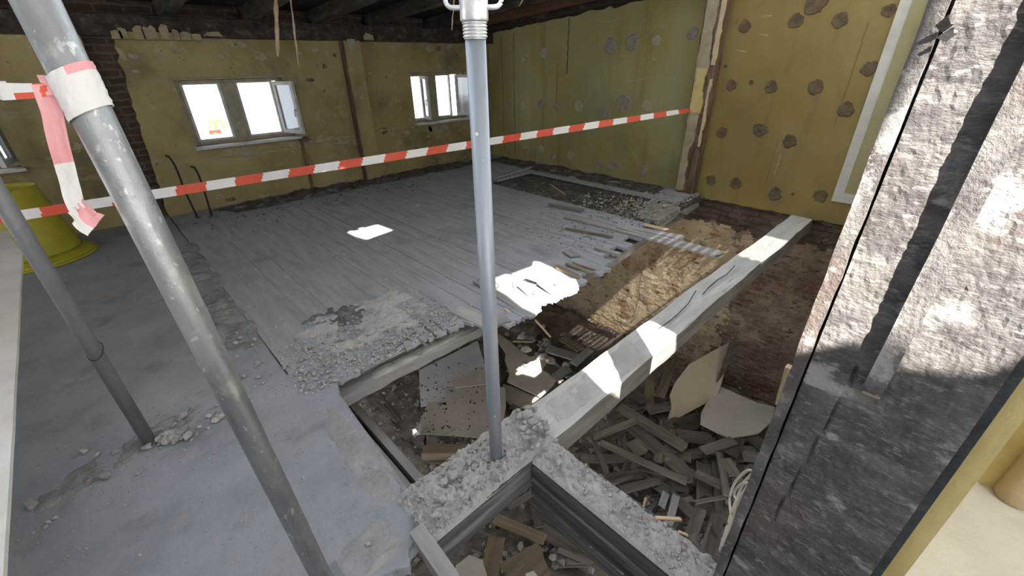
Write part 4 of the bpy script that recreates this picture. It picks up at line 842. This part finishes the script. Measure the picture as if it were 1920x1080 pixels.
PL = [
 ((1160, 763), (1289, 842), 17, .30, 'longest dark board in the heap, running from under the beam towards the charred post', .0),
 ((1150, 772), (1298, 897), 22, .22, 'wide dark board just below the longest one in the heap', .0),
 ((1112, 821), (1193, 788), 11, .34, 'narrow board crossing over the two long dark boards', .06),
 ((1125, 829), (1288, 904), 10, .36, 'long square stick lying across the heap', .0),
 ((1316, 846), (1377, 825), 18, .30, 'short board in front of the larger brown panel', .0),
 ((1268, 815), (1337, 824), 22, .20, 'bluish board end beside the larger brown panel', .0),
 ((1218, 713), (1216, 769), 18, .22, 'upright-lying board left of the tan panel', .0),
 ((1258, 690), (1237, 744), 18, .26, 'board leaning towards the tan panel', .1),
 ((1268, 668), (1228, 742), 6, .24, 'thin strip beside the tan panel', .2),
 ((1241, 765), (1214, 773), 11, .36, 'small board end on the long dark boards', .0),
 ((1088, 860), (1197, 861), 14, .20, 'flat board lying under the square stick', .0),
 ((1133, 898), (1205, 888), 18, .24, 'broad board near the trimmer beam', .0),
 ((1164, 919), (1236, 901), 15, .28, 'pale board overlapping the broad one near the trimmer beam', .0),
 ((1200, 875), (1301, 966), 17, .24, 'long board slanting down to the right in the heap', .0),
 ((1249, 923), (1240, 951), 14, .32, 'grey chunk of board on the slanting board', .0),
 ((1268, 928), (1254, 984), 15, .30, 'board beside the grey chunk', .0),
 ((1319, 867), (1322, 955), 30, .12, 'wide dark sheet of board in the deep part of the heap', .0),
 ((1341, 867), (1348, 958), 15, .16, 'dark board right of the wide dark sheet', .0),
 ((1348, 847), (1363, 930), 13, .30, 'narrow brown board by the cable loops', .05),
 ((1358, 860), (1379, 893), 20, .32, 'short brown board above the cable loops', .0),
 ((1314, 953), (1286, 1033), 26, .22, 'broad dark board near the foot of the charred post', .0),
 ((1345, 968), (1324, 1059), 28, .20, 'brown board nearest the foot of the charred post', .0),
 ((1332, 979), (1309, 1054), 6, .30, 'thin lath between two brown boards', .0),
 ((1389, 850), (1432, 854), 26, .16, 'dark board at the charred post below the brown panel', .0),
 ((1387, 818), (1371, 853), 26, .26, 'brown board below the larger brown panel', .0),
 ((1112, 821), (1138, 888), 8, .26, 'thin lath crossing the flat board', .0),
 ((1144, 813), (1150, 840), 13, .20, 'short board between the beam and the square stick', .0),
 ((1160, 812), (1165, 838), 12, .20, 'second short board between the beam and the square stick', .0),
 ((1183, 826), (1207, 852), 24, .22, 'reddish brown block in the heap', .0),
 ((1165, 775), (1196, 800), 10, .2, 'thin board under the long dark boards', .0),
 ((1185, 735), (1212, 755), 18, .22, 'curled piece of board beside the beam', .1),
 ((927, 972), (1022, 1012), 20, .30, 'pale tan board left of the trimmer beam', .0),
 ((1007, 987), (1085, 1035), 26, .24, 'wide brown board under the trimmer beam', .0),
 ((1000, 952), (1110, 1007), 26, .20, 'large brown board running under the trimmer beam', .0),
 ((932, 1007), (917, 1082), 32, .26, 'broad tan board at the bottom edge', .0),
 ((1127, 1005), (1127, 1085), 17, .32, 'upright-lying board at the bottom edge below the trimmer beam', .0),
 ((1050, 985), (1140, 1077), 6, .40, 'long thin lath lying over the boards below the trimmer beam', .0),
 ((1045, 1030), (1110, 1057), 9, .32, 'rounded pole end lying below the trimmer beam', .0),
 ((952, 952), (1010, 917), 10, .36, 'narrow board rising to the corner of the beams', .12),
 ((1024, 653), (1084, 671), 15, .32, 'short grey board by the sunlit strip in the pit', .0),
 ((1074, 684), (1107, 655), 13, .40, 'grey board crossing beside the sunlit strip', .0),
 ((1053, 633), (1089, 656), 13, .34, 'pale grey board standing on edge by the brick wall', .1),
 ((1036, 710), (1068, 690), 15, .24, 'small grey board next to the long beam', .0),
 ((1000, 640), (960, 639), 3, .40, 'pale stick lying on the stones behind the prop', .05),
 ((800, 862), (850, 868), 10, .16, 'small board below the thick tan timber', .0),
 ((700, 748), (748, 792), 7, .20, 'thin lath near the battens', .0),
 ((712, 738), (752, 788), 5, .24, 'second thin lath near the battens', .0),
 ((935, 770), (905, 742), 6, .20, 'thin strip lying on the tan plasterboard', .0),
 ((958, 760), (1000, 780), 8, .2, 'narrow board between the plasterboards', .0),
]
for p0, p1, w_, z, lb, dz in PL:
    m = 'plank_tan' if ('tan' in lb or 'lath lying over' in lb or 'pale stick' in lb) else ('plank_grey' if 'grey' in lb else 'plank')
    pplank(p0, p1, w_, z, lb, m, dz=dz, th=.03 if 'stick' in lb or 'block' in lb else .022)
tt = pplank((791, 849), (884, 846), 17, .26, 'thick tan timber lying behind the cross beam', 'plank_tan', th=.11, name='timber_block', jag=.06)
# nameless boards filling the heap
rp = random.Random(21)
fill = [((1085, 700), (1300, 1000), 74), ((900, 920), (1110, 1080), 34), ((1290, 800), (1420, 1060), 30), ((1020, 625), (1120, 720), 14)]
for (q0, q1, n) in fill:
    for k in range(n):
        x = rp.uniform(q0[0], q1[0]); y = rp.uniform(q0[1], q1[1]); a = rp.uniform(0, pi); l = rp.uniform(14, 42)
        if q0[0] == 1290 and (x-1290)*2.1+(y-800) > 330: continue
        pplank((x-l*cos(a), y-l*.7*sin(a)), (x+l*cos(a), y+l*.7*sin(a)), rp.choice((7, 10, 14, 18)), rp.uniform(.06, .26), 'one of the many small broken boards scattered loose among the larger boards in the pit', 'plank', group='loose broken boards in the pit', dz=rp.uniform(-.12, .12))
def sheet(name, poly, z, label, m='sheet', th=.0125, tilt=None, cat='plasterboard'):
    if tilt is None: P = [onz(x, y, ZF+z) for x, y in poly]; nn = Vector((0, 0, -1))
    else:
        a, b, c = tilt; nn = (b-a).cross(c-a).normalized()
        if nn.dot(_f) < 0: nn = -nn
        P = [onplane(x, y, a, nn) for x, y in poly]
    Q = []
    for i in range(len(P)):                               # slightly broken edges
        a_, b_ = P[i], P[(i+1) % len(P)]; l = (b_-a_).length; k = max(1, int(l/.05)); d = (b_-a_).normalized(); s_ = nn.cross(d)
        for q in range(k): Q.append(a_.lerp(b_, q/k)+(s_*.008*noise.noise(Vector((q*1.3, i*7.7, z*50))) if q else Vector((0, 0, 0))))
    return obj(name, prism(bmesh.new(), Q, nn*th), m, origin=P[0], label=label, cat=cat)
c45 = lambda *p: [(760+x/4.5, 620+y/4.5) for x, y in p]
c48 = lambda *p: [(1060+x/4.8, 640+y/4.8) for x, y in p]
sheet('plasterboard_sheet', c45((115, 335), (610, 85), (665, 265), (700, 300), (700, 420), (460, 480), (350, 470), (345, 600), (130, 640)), .20, 'bluish white plasterboard sheet under the joist', 'sheet_white')
sheet('plasterboard_sheet', c45((340, 485), (560, 440), (700, 455), (840, 480), (850, 640), (800, 910), (130, 870), (105, 810), (190, 600), (345, 628)), .24, 'large tan broken plasterboard behind the steel prop', 'sheet')
sheet('plasterboard_sheet', c45((790, 20), (880, 90), (950, 150), (1040, 215), (1250, 250), (1340, 330), (1240, 470), (1140, 560), (860, 430), (880, 370), (840, 250), (845, 190), (780, 90)), .22, 'tan plasterboard with the sunlit strip on it', 'sheet')
sheet('plasterboard_sheet', c45((825, 450), (900, 470), (1130, 570), (1000, 665), (900, 640), (815, 560)), .14, 'small brown plasterboard piece between the prop and the long beam', 'sheet')
sheet('plasterboard_sheet', c45((390, 410), (590, 360), (640, 330), (700, 340), (700, 450), (420, 480)), .27, 'torn plasterboard flap lying over the bluish sheet', 'sheet')
sheet('plasterboard_sheet', [(672, 770), (700, 725), (790, 720), (800, 800), (790, 850), (730, 850)], .02, 'dusty brown sheet near the battens', 'pit_dirt')
a, b, c = onz(1250, 794, ZF+.10), onz(1343, 742, ZF+.30), onx(1368, 642, 5.66)
sheet('plywood_sheet', c48((905, 750), (955, 590), (940, 485), (990, 370), (1115, 205), (1480, 5), (1440, 260), (1390, 420), (1360, 490), (1330, 520)), 0, 'tan panel leaning in the pit corner, the brightest sheet in the heap', 'sheet_tan', .018, (a, b, c), 'panel')
a, b, c = onz(1330, 770, ZF+.05), onz(1360, 745, ZF+.1), onx(1392, 640, 5.70)
sheet('plywood_sheet', c48((1480, 5), (1590, 0), (1545, 80), (1440, 255), (1380, 480), (1300, 560)), 0, 'dark narrow panel leaning behind the tan one', 'plank', .018, (a, b, c), 'panel')
sheet('plywood_sheet', c48((1400, 405), (1560, 480), (1720, 550), (1885, 590), (1860, 720), (1740, 825), (1480, 872), (1330, 800), (1215, 740), (1225, 640), (1262, 565)), .30, 'larger brown panel lying at the foot of the brick wall', 'sheet', .018, None, 'panel')
sheet('plywood_sheet', [(935, 1058), (958, 1045), (985, 1030), (1008, 1016), (1014, 1030), (1024, 1056), (1034, 1085), (1000, 1090), (955, 1085)], .38, 'torn plywood piece at the bottom edge of the pit', 'plank_tan', .012, None, 'panel')
sheet('plywood_sheet', [(855, 1060), (880, 1040), (905, 1050), (915, 1085), (850, 1090)], .30, 'brown panel corner at the bottom edge beside the sawn block', 'sheet', .012, None, 'panel')
sheet('brick_chunk', c48((940, 765), (1000, 710), (1180, 640), (1240, 720), (1190, 790), (1080, 810), (1000, 790)), .16, 'reddish brick chunk under the leaning tan panel', 'brick_dark', .12, None, 'brick')
sheet('paper_scrap', [(985, 1076), (1000, 1070), (1012, 1085), (990, 1090)], .44, 'white scrap at the bottom edge of the pit', 'white_board', .006, None, 'scrap')
bg_ = thing('foil_scrap', 'crumpled shiny foil scrap beside the tan plasterboard', 'scrap', onz(784, 806, ZF+.3))
bm = bmesh.new(); rg = random.Random(9)
for _ in range(26): bm.verts.new(onz(784, 806, ZF+.3)+Vector((rg.gauss(0, .035), rg.gauss(0, .035), rg.gauss(0, .03))))
bmesh.ops.convex_hull(bm, input=bm.verts); bmesh.ops.delete(bm, geom=[v for v in bm.verts if not v.link_faces], context='VERTS'); bmesh.ops.triangulate(bm, faces=bm.faces)
obj('foil', bm, 'bright_steel', bg_)
# stones in the pit
for k in range(46):
    x = rp.gauss(1015, 32); y = 648+rp.gauss(0, 17)+(x-1015)*.25
    stone(onz(x, y, ZF+.10+rp.random()*.18), rp.uniform(.10, .24), 'rubble stone in the pile at the foot of the brick wall behind the prop', 'stones piled by the brick wall', rp)
for k in range(34):
    stone(onz(rp.uniform(690, 890), rp.uniform(720, 910), ZF+.10), rp.uniform(.05, .12), 'small stone scattered on the dusty floor of the pit by the battens', 'stones strewn by the battens', rp)
for k in range(22):
    stone(onz(rp.uniform(880, 1060), rp.uniform(935, 1080), ZF+.2), rp.uniform(.06, .13), 'stone among the boards below the trimmer beam', 'stones below the trimmer beam', rp)
def pit_area(rg):
    p = onz(rg.uniform(660, 1420), rg.uniform(625, 1090), ZF+rg.uniform(.0, .12)); return p if p.x < 5.6 else None
scatter('gravel', 'rubble', 2600, pit_area, .015, .07, 'fine debris over the bottom of the pit', 3)
scatter('board_crumbs', 'black', 240, lambda rg: onz(rg.uniform(790, 925), rg.uniform(680, 818), ZF+.235), .008, .03, 'dark crumbs on the plasterboard sheets', 4)

# ================================================================== BROKEN BOARDS ON THE FLOOR EDGE
def fboard(p0, p1, w_, label, z0=.008, z1=.0, m='plank_grey', th=.02, jag=.08, tw_=0.0, name='floorboard', lift=0.0):
    a = onz(*p0, z0); b = onz(*p1, z1); return timber(name, a, b, w_, th, m, seg=.05, amp=.003, jag=jag, k=4, twist=tw_, label=label, cat='board')
fboard((1062, 405), (1358, 479), .15, 'long loose floorboard reaching out over the pit to the beam', .012, .006, jag=.10)
fboard((1165, 424), (1285, 447), .10, 'shorter split floorboard behind the long one over the pit', .022, .012, jag=.10)
fboard((1205, 420), (1252, 431), .06, 'pale splintered board end at the concrete fill', .03, .02, 'fresh_wood', .012, .05)
fboard((895, 520), (1008, 592), .13, 'tilted broken floorboard running through the sunlit patch', .03, -.01, jag=.06, tw_=.1)
fboard((985, 515), (1040, 535), .09, 'raised sliver of floorboard inside the sunlit patch', .06, .03, jag=.07, tw_=-.2)
fboard((1010, 525), (1050, 555), .07, 'curled floorboard splinter inside the sunlit patch', .06, .015, jag=.07, tw_=.3)
fboard((975, 528), (1000, 552), .08, 'short cracked floorboard piece inside the sunlit patch', .06, .02, jag=.06, tw_=.2)
fboard((1040, 498), (1090, 522), .055, 'bare brown split board right of the sunlit patch', .02, .0, 'plank_tan', .018, .06)
fboard((1058, 492), (1112, 513), .04, 'thin brown split board next to the bare one', .022, .004, 'plank_tan', .015, .05)
fboard((1070, 490), (1122, 506), .035, 'long splinter pointing over the edge of the pit', .03, .01, 'plank_grey', .012, .05)
fboard((858, 580), (930, 612), .14, 'broken floorboard tipping over the joist left of the prop', .02, -.03, jag=.05)
fboard((920, 600), (955, 596), .12, 'short floorboard end right of the prop at the pit edge', .012, .0, jag=.05)
fboard((945, 578), (968, 595), .02, 'thin yellow splinter at the pit edge', .01, -.02, 'fresh_wood', .01, .03, name='splinter')
fboard((965, 580), (985, 603), .02, 'second thin splinter hanging at the pit edge', .0, -.06, 'fresh_wood', .01, .03, name='splinter')
fboard((1004, 600), (1034, 634), .03, 'pale splinter hanging down into the pit', -.03, -.22, 'fresh_wood', .012, .05, name='splinter')
fboard((1095, 395), (1028, 382), .035, 'stick lying across the floor by the open trough', .03, .04, 'plank', .025, .03, name='stick')
fboard((1030, 345), (1060, 365), .02, 'thin pale stick in the open trough', -.05, -.04, 'fresh_wood', .015, .02, name='stick')
fboard((1150, 392), (1200, 378), .03, 'bent lath in the rubble of the trough', -.02, .0, 'plank_tan', .014, .03, name='stick')
fboard((1148, 394), (1170, 380), .02, 'curved splinter in the rubble of the trough', -.02, .0, 'plank_tan', .012, .02, name='stick')
fboard((1110, 462), (1165, 478), .05, 'cracked board end near the pit edge', .02, .01, jag=.06)
fboard((1060, 428), (1150, 444), .03, 'thin splintered strip along the long loose board', .02, .02, 'plank_tan', .012, .04)
fboard((1155, 425), (1215, 441), .05, 'pale split piece beside the concrete fill', .03, .01, 'plank_grey', .014, .06)
fboard((922, 335), (997, 313), .07, 'loose board lying by the far end of the trough', .02, .02, jag=.03)
fboard((1180, 967-86), (1237, 972), .0001, 'x') if False else None
fboard((1062, 470), (1080, 482), .10, 'cracked slab of board on the worn floor', .012, .012, jag=.06)
# splinters on the joist at the left
for (p0, p1, lb) in (((728, 662), (782, 622), 'thin lath on the broken edge above the joist'), ((770, 615), (801, 651), 'splinter lying across the joist edge'), ((787, 605), (818, 632), 'second splinter lying across the joist edge'), ((806, 600), (832, 620), 'third splinter nearest the prop on the joist edge')):
    fboard(p0, p1, .016, lb, .006, -.004, 'plank', .010, .01, name='splinter')
fboard((1229, 971), (1278, 974), .014, 'pale splinter sticking out from the trimmer beam over the pit', .015, -.05, 'fresh_wood', .01, .01, name='splinter')
fboard((1269, 996), (1290, 1004), .01, 'small splinter at the end of the trimmer beam', .015, .0, 'fresh_wood', .006, .01, name='splinter')
fboard((1206, 950), (1210, 934), .008, 'short upright splinter on the trimmer beam', .01, .06, 'fresh_wood', .006, .005, name='splinter')
# concrete fill and rubble at the wall end of the trough
bm = prism(bmesh.new(), [(4.36, 2.16, -.01), (5.0, 2.22, -.01), (5.04, 2.36, .0), (5.0, 2.62, -.03), (4.7, 2.7, -.06), (4.4, 2.5, -.05)], (0, 0, -.07)); obj('concrete_fill', bm, 'dab_grey', origin=(4.7, 2.4, -.02), label='tan slab of concrete fill at the near end of the trough', cat='concrete')
# ================================================================== DUST AND RUBBLE ON THE FLOORS
def drift(label, mt, *a, name='dirt_drift', **k):
    return obj(name, patch(bmesh.new(), *a, **k), mt, label=label, cat='dirt', kind='stuff')
drift('sooty fill in the open trough by the right wall', 'dark_dirt', (4.30, 2.15, -.10), (.78, 0, 0), (0, 2.85, 0), 30, 90, .05, freq=5, seed=2, fall=.04, base=.0)
drift('ashes along the foot of the right wall', 'dark_dirt', (5.22, 2.45, -.004), (.53, 0, 0), (0, 4.1, 0), 26, 120, .035, freq=5, seed=5, fall=.12)
drift('ashes along the foot of the window wall', 'dark_dirt', (.36, 6.05, -.006), (5.3, .0, 0), (0, .53, 0), 150, 22, .055, freq=5, seed=8, fall=.2)
drift('ridge of dirt between screed and boards', 'dirt', (.10, 2.35, -.010), (.33, 0, 0), (.03, 3.5, 0), 26, 150, .035, freq=6, seed=11, fall=.22)
drift('crumbled plaster over the board ends by the pit corner', 'rubble_dust', (.36, 2.08, -.012), (1.25, .0, 0), (0, .95, 0), 110, 80, .040, freq=5, seed=14, fall=.3, rough=.5)
drift('pale crust along the broken lip of the near floor', 'lip_dust', (.27, .98, -.002), (.19, .0, 0), (.065, 1.14, 0), 40, 200, .013, freq=9, seed=17, fall=.30, base=-.001)
drift('tan crust on the near corner of the floor lip', 'lip_dust', (.06, .90, -.002), (.36, .03, 0), (-.01, .28, 0), 80, 60, .014, freq=9, seed=27, fall=.30, base=-.002)
drift('line of crumbs across the near floor by the thin prop', 'dirt', (-.85, 2.02, -.010), (1.05, .32, 0), (-.05, .26, 0), 90, 24, .030, freq=8, seed=20, fall=.3)
drift('dust along the top of the worn joist', 'rubble_dust', (.52, 2.035, -.092), (2.8, -.02, 0), (0, .10, 0), 240, 14, .018, freq=9, seed=29, fall=.15, base=.002)
for k in range(30):
    a = rp.random()*6.28; r = abs(rp.gauss(0, .11)); stone((-.297+.13*rp.random()+r*cos(a)*1.5, 2.24+r*sin(a)*.8, 0), rp.uniform(.03, .075), 'stone chip heaped at the foot of the thin rear prop', 'chips at the rear prop', rp)
for k in range(26):
    t = rp.random(); stone((-.75+1.05*t+rp.gauss(0, .03), 2.06+.30*t+rp.gauss(0, .035), 0), rp.uniform(.012, .035), 'crumb in the line of chips across the near floor', 'crumb line on the near floor', rp)
big = [((852, 893), .055, 'bluish flat stone on the cross beam left of the prop'), ((832, 905), .04, 'small pale stone beside the bluish flat one'), ((878, 870), .04, 'pale stone on the far rim of the cross beam'), ((891, 877), .035, 'rounded pale stone left of the prop foot'), ((857, 912), .03, 'chip below the bluish flat stone'),
       ((825, 937), .06, 'broad chip near the left end of the cross beam'), ((818, 967), .05, 'flat crust near the floor end of the cross beam'), ((925, 895), .035, 'crust chip in front of the prop foot'), ((848, 880), .035, 'stone on the far rim next to the bluish one')]
for p, s, lb in big: stone(onz(*p, .022), s*1.25, lb, None, rp, 1.1)
for k, p in enumerate(((975, 783), (984, 795), (995, 784), (1003, 772), (1010, 790), (1020, 797), (980, 806), (990, 815), (1004, 808), (1016, 812), (1025, 806), (998, 826), (1012, 828), (1008, 840), (985, 825), (990, 770), (1000, 795), (1043, 866), (1048, 868), (972, 772))):
    stone(onz(*p, .02+.02*rp.random()), rp.uniform(.036, .062), 'pale stone in the little pile where the beams meet', 'stones where the beams meet', rp, 1.3)
for k in range(40):
    stone((rp.uniform(.42, .94), .92+rp.random()*.24, .018), rp.uniform(.014, .034), 'grit chip on the dusty top of the cross beam', 'grit on the cross beam', rp)
for k in range(40):
    stone((rp.uniform(.965, 1.10), rp.uniform(.0, .86), .014), rp.uniform(.012, .030), 'grit chip on the top of the trimmer beam', 'grit on the trimmer beam', rp)
for k in range(44):
    stone((rp.uniform(.4, 1.15), 2.12+abs(rp.gauss(0, .3)), 0.006), rp.uniform(.015, .045), 'plaster crumb on the board ends by the pit corner', 'plaster crumbs by the pit corner', rp)
for k in range(30):
    stone((rp.uniform(.16, .36), rp.uniform(2.4, 3.6), .008), rp.uniform(.015, .05), 'stone in the dirt ridge beside the boards', 'stones in the dirt ridge', rp)
for k in range(34):
    stone((rp.uniform(4.4, 5.6), 2.35+abs(rp.gauss(0, .35)), -.03 if k % 2 else .0), rp.uniform(.025, .07), 'pale rubble stone at the foot of the flaking post', 'stones at the flaking post', rp)
stone(onz(1037, 386, .0), .11, 'lone reddish stone on the floor beside the stick', None, rp)
for p, lb in (((783, 386), 'flat dark flake lying alone on the boards'), ((627, 483), 'small crumb beside the blue paint marks'), ((640, 620), 'plaster chunk on the board ends'), ((748, 620), 'flat plaster chunk above the lath'), ((700, 640), 'rounded plaster lump in the crumbled corner')):
    stone(onz(*p), .06, lb, None, rp, .6)
for p, s, lb in (((345, 845), .03, 'left of the thin prop'), ((690, 1020), .035, 'on the near floor lip'), ((720, 1043), .03, 'by the block'), ((395, 780), .05, 'flat slab between the props'), ((330, 798), .05, 'pale slab right of the thin prop')):
    stone(onz(*p), s, 'stone chip lying '+lb if 'slab' not in lb else lb+' on the near floor', None, rp, .6)
scatter('grit', 'rubble', 1500, lambda rg: Vector((rg.uniform(.36, 5.6), 2.1+abs(rg.gauss(0, 1.1)), .001)), .004, .018, 'grit strewn over the floorboards', 6)
scatter('grit', 'rubble', 700, lambda rg: Vector((rg.uniform(-.8, .45), rg.uniform(.95, 2.6), .001)) if True else None, .003, .011, 'grit strewn over the near floor', 7)
scatter('grit', 'rubble_dust', 520, lambda rg: Vector((rg.uniform(.41, .95), rg.uniform(.91, 1.17), .016)), .004, .015, 'fine grit on the cross beam', 8)
scatter('grit', 'rubble_dust', 560, lambda rg: Vector((rg.uniform(.96, 1.105), rg.uniform(-.05, .9), .012)), .004, .013, 'fine grit on the trimmer beam', 9)
scatter('ash_flakes', 'dark_dirt', 700, lambda rg: Vector((rg.uniform(.5, 5.6), 6.45-abs(rg.gauss(0, .5)), .004)), .005, .028, 'dark flakes along the window wall', 10, .3)
scatter('ash_flakes', 'dirt', 800, lambda rg: Vector((rg.uniform(3.0, 4.6), 2.2+abs(rg.gauss(0, .7)), .004)), .005, .026, 'dark flakes on the worn boards by the trough', 12, .3)
scatter('rubble_crumbs', 'rubble', 900, lambda rg: Vector((rg.uniform(4.3, 5.7), 2.3+abs(rg.gauss(0, .5)), rg.uniform(-.06, .0))), .008, .035, 'pale crumbs in the trough and at the flaking post', 13)
scatter('rubble_crumbs', 'rubble_dust', 1500, lambda rg: Vector((rg.uniform(.36, 1.5), 2.06+abs(rg.gauss(0, .3)), rg.uniform(.0, .012))), .005, .022, 'plaster crumbs over the board ends', 15)

drift('dark sooty patch among the crumbled plaster on the board ends', 'ash_dirt', (.42, 2.40, -.010), (.85, .05, 0), (-.05, .65, 0), 80, 60, .040, freq=7, seed=33, fall=.4, rough=.6)
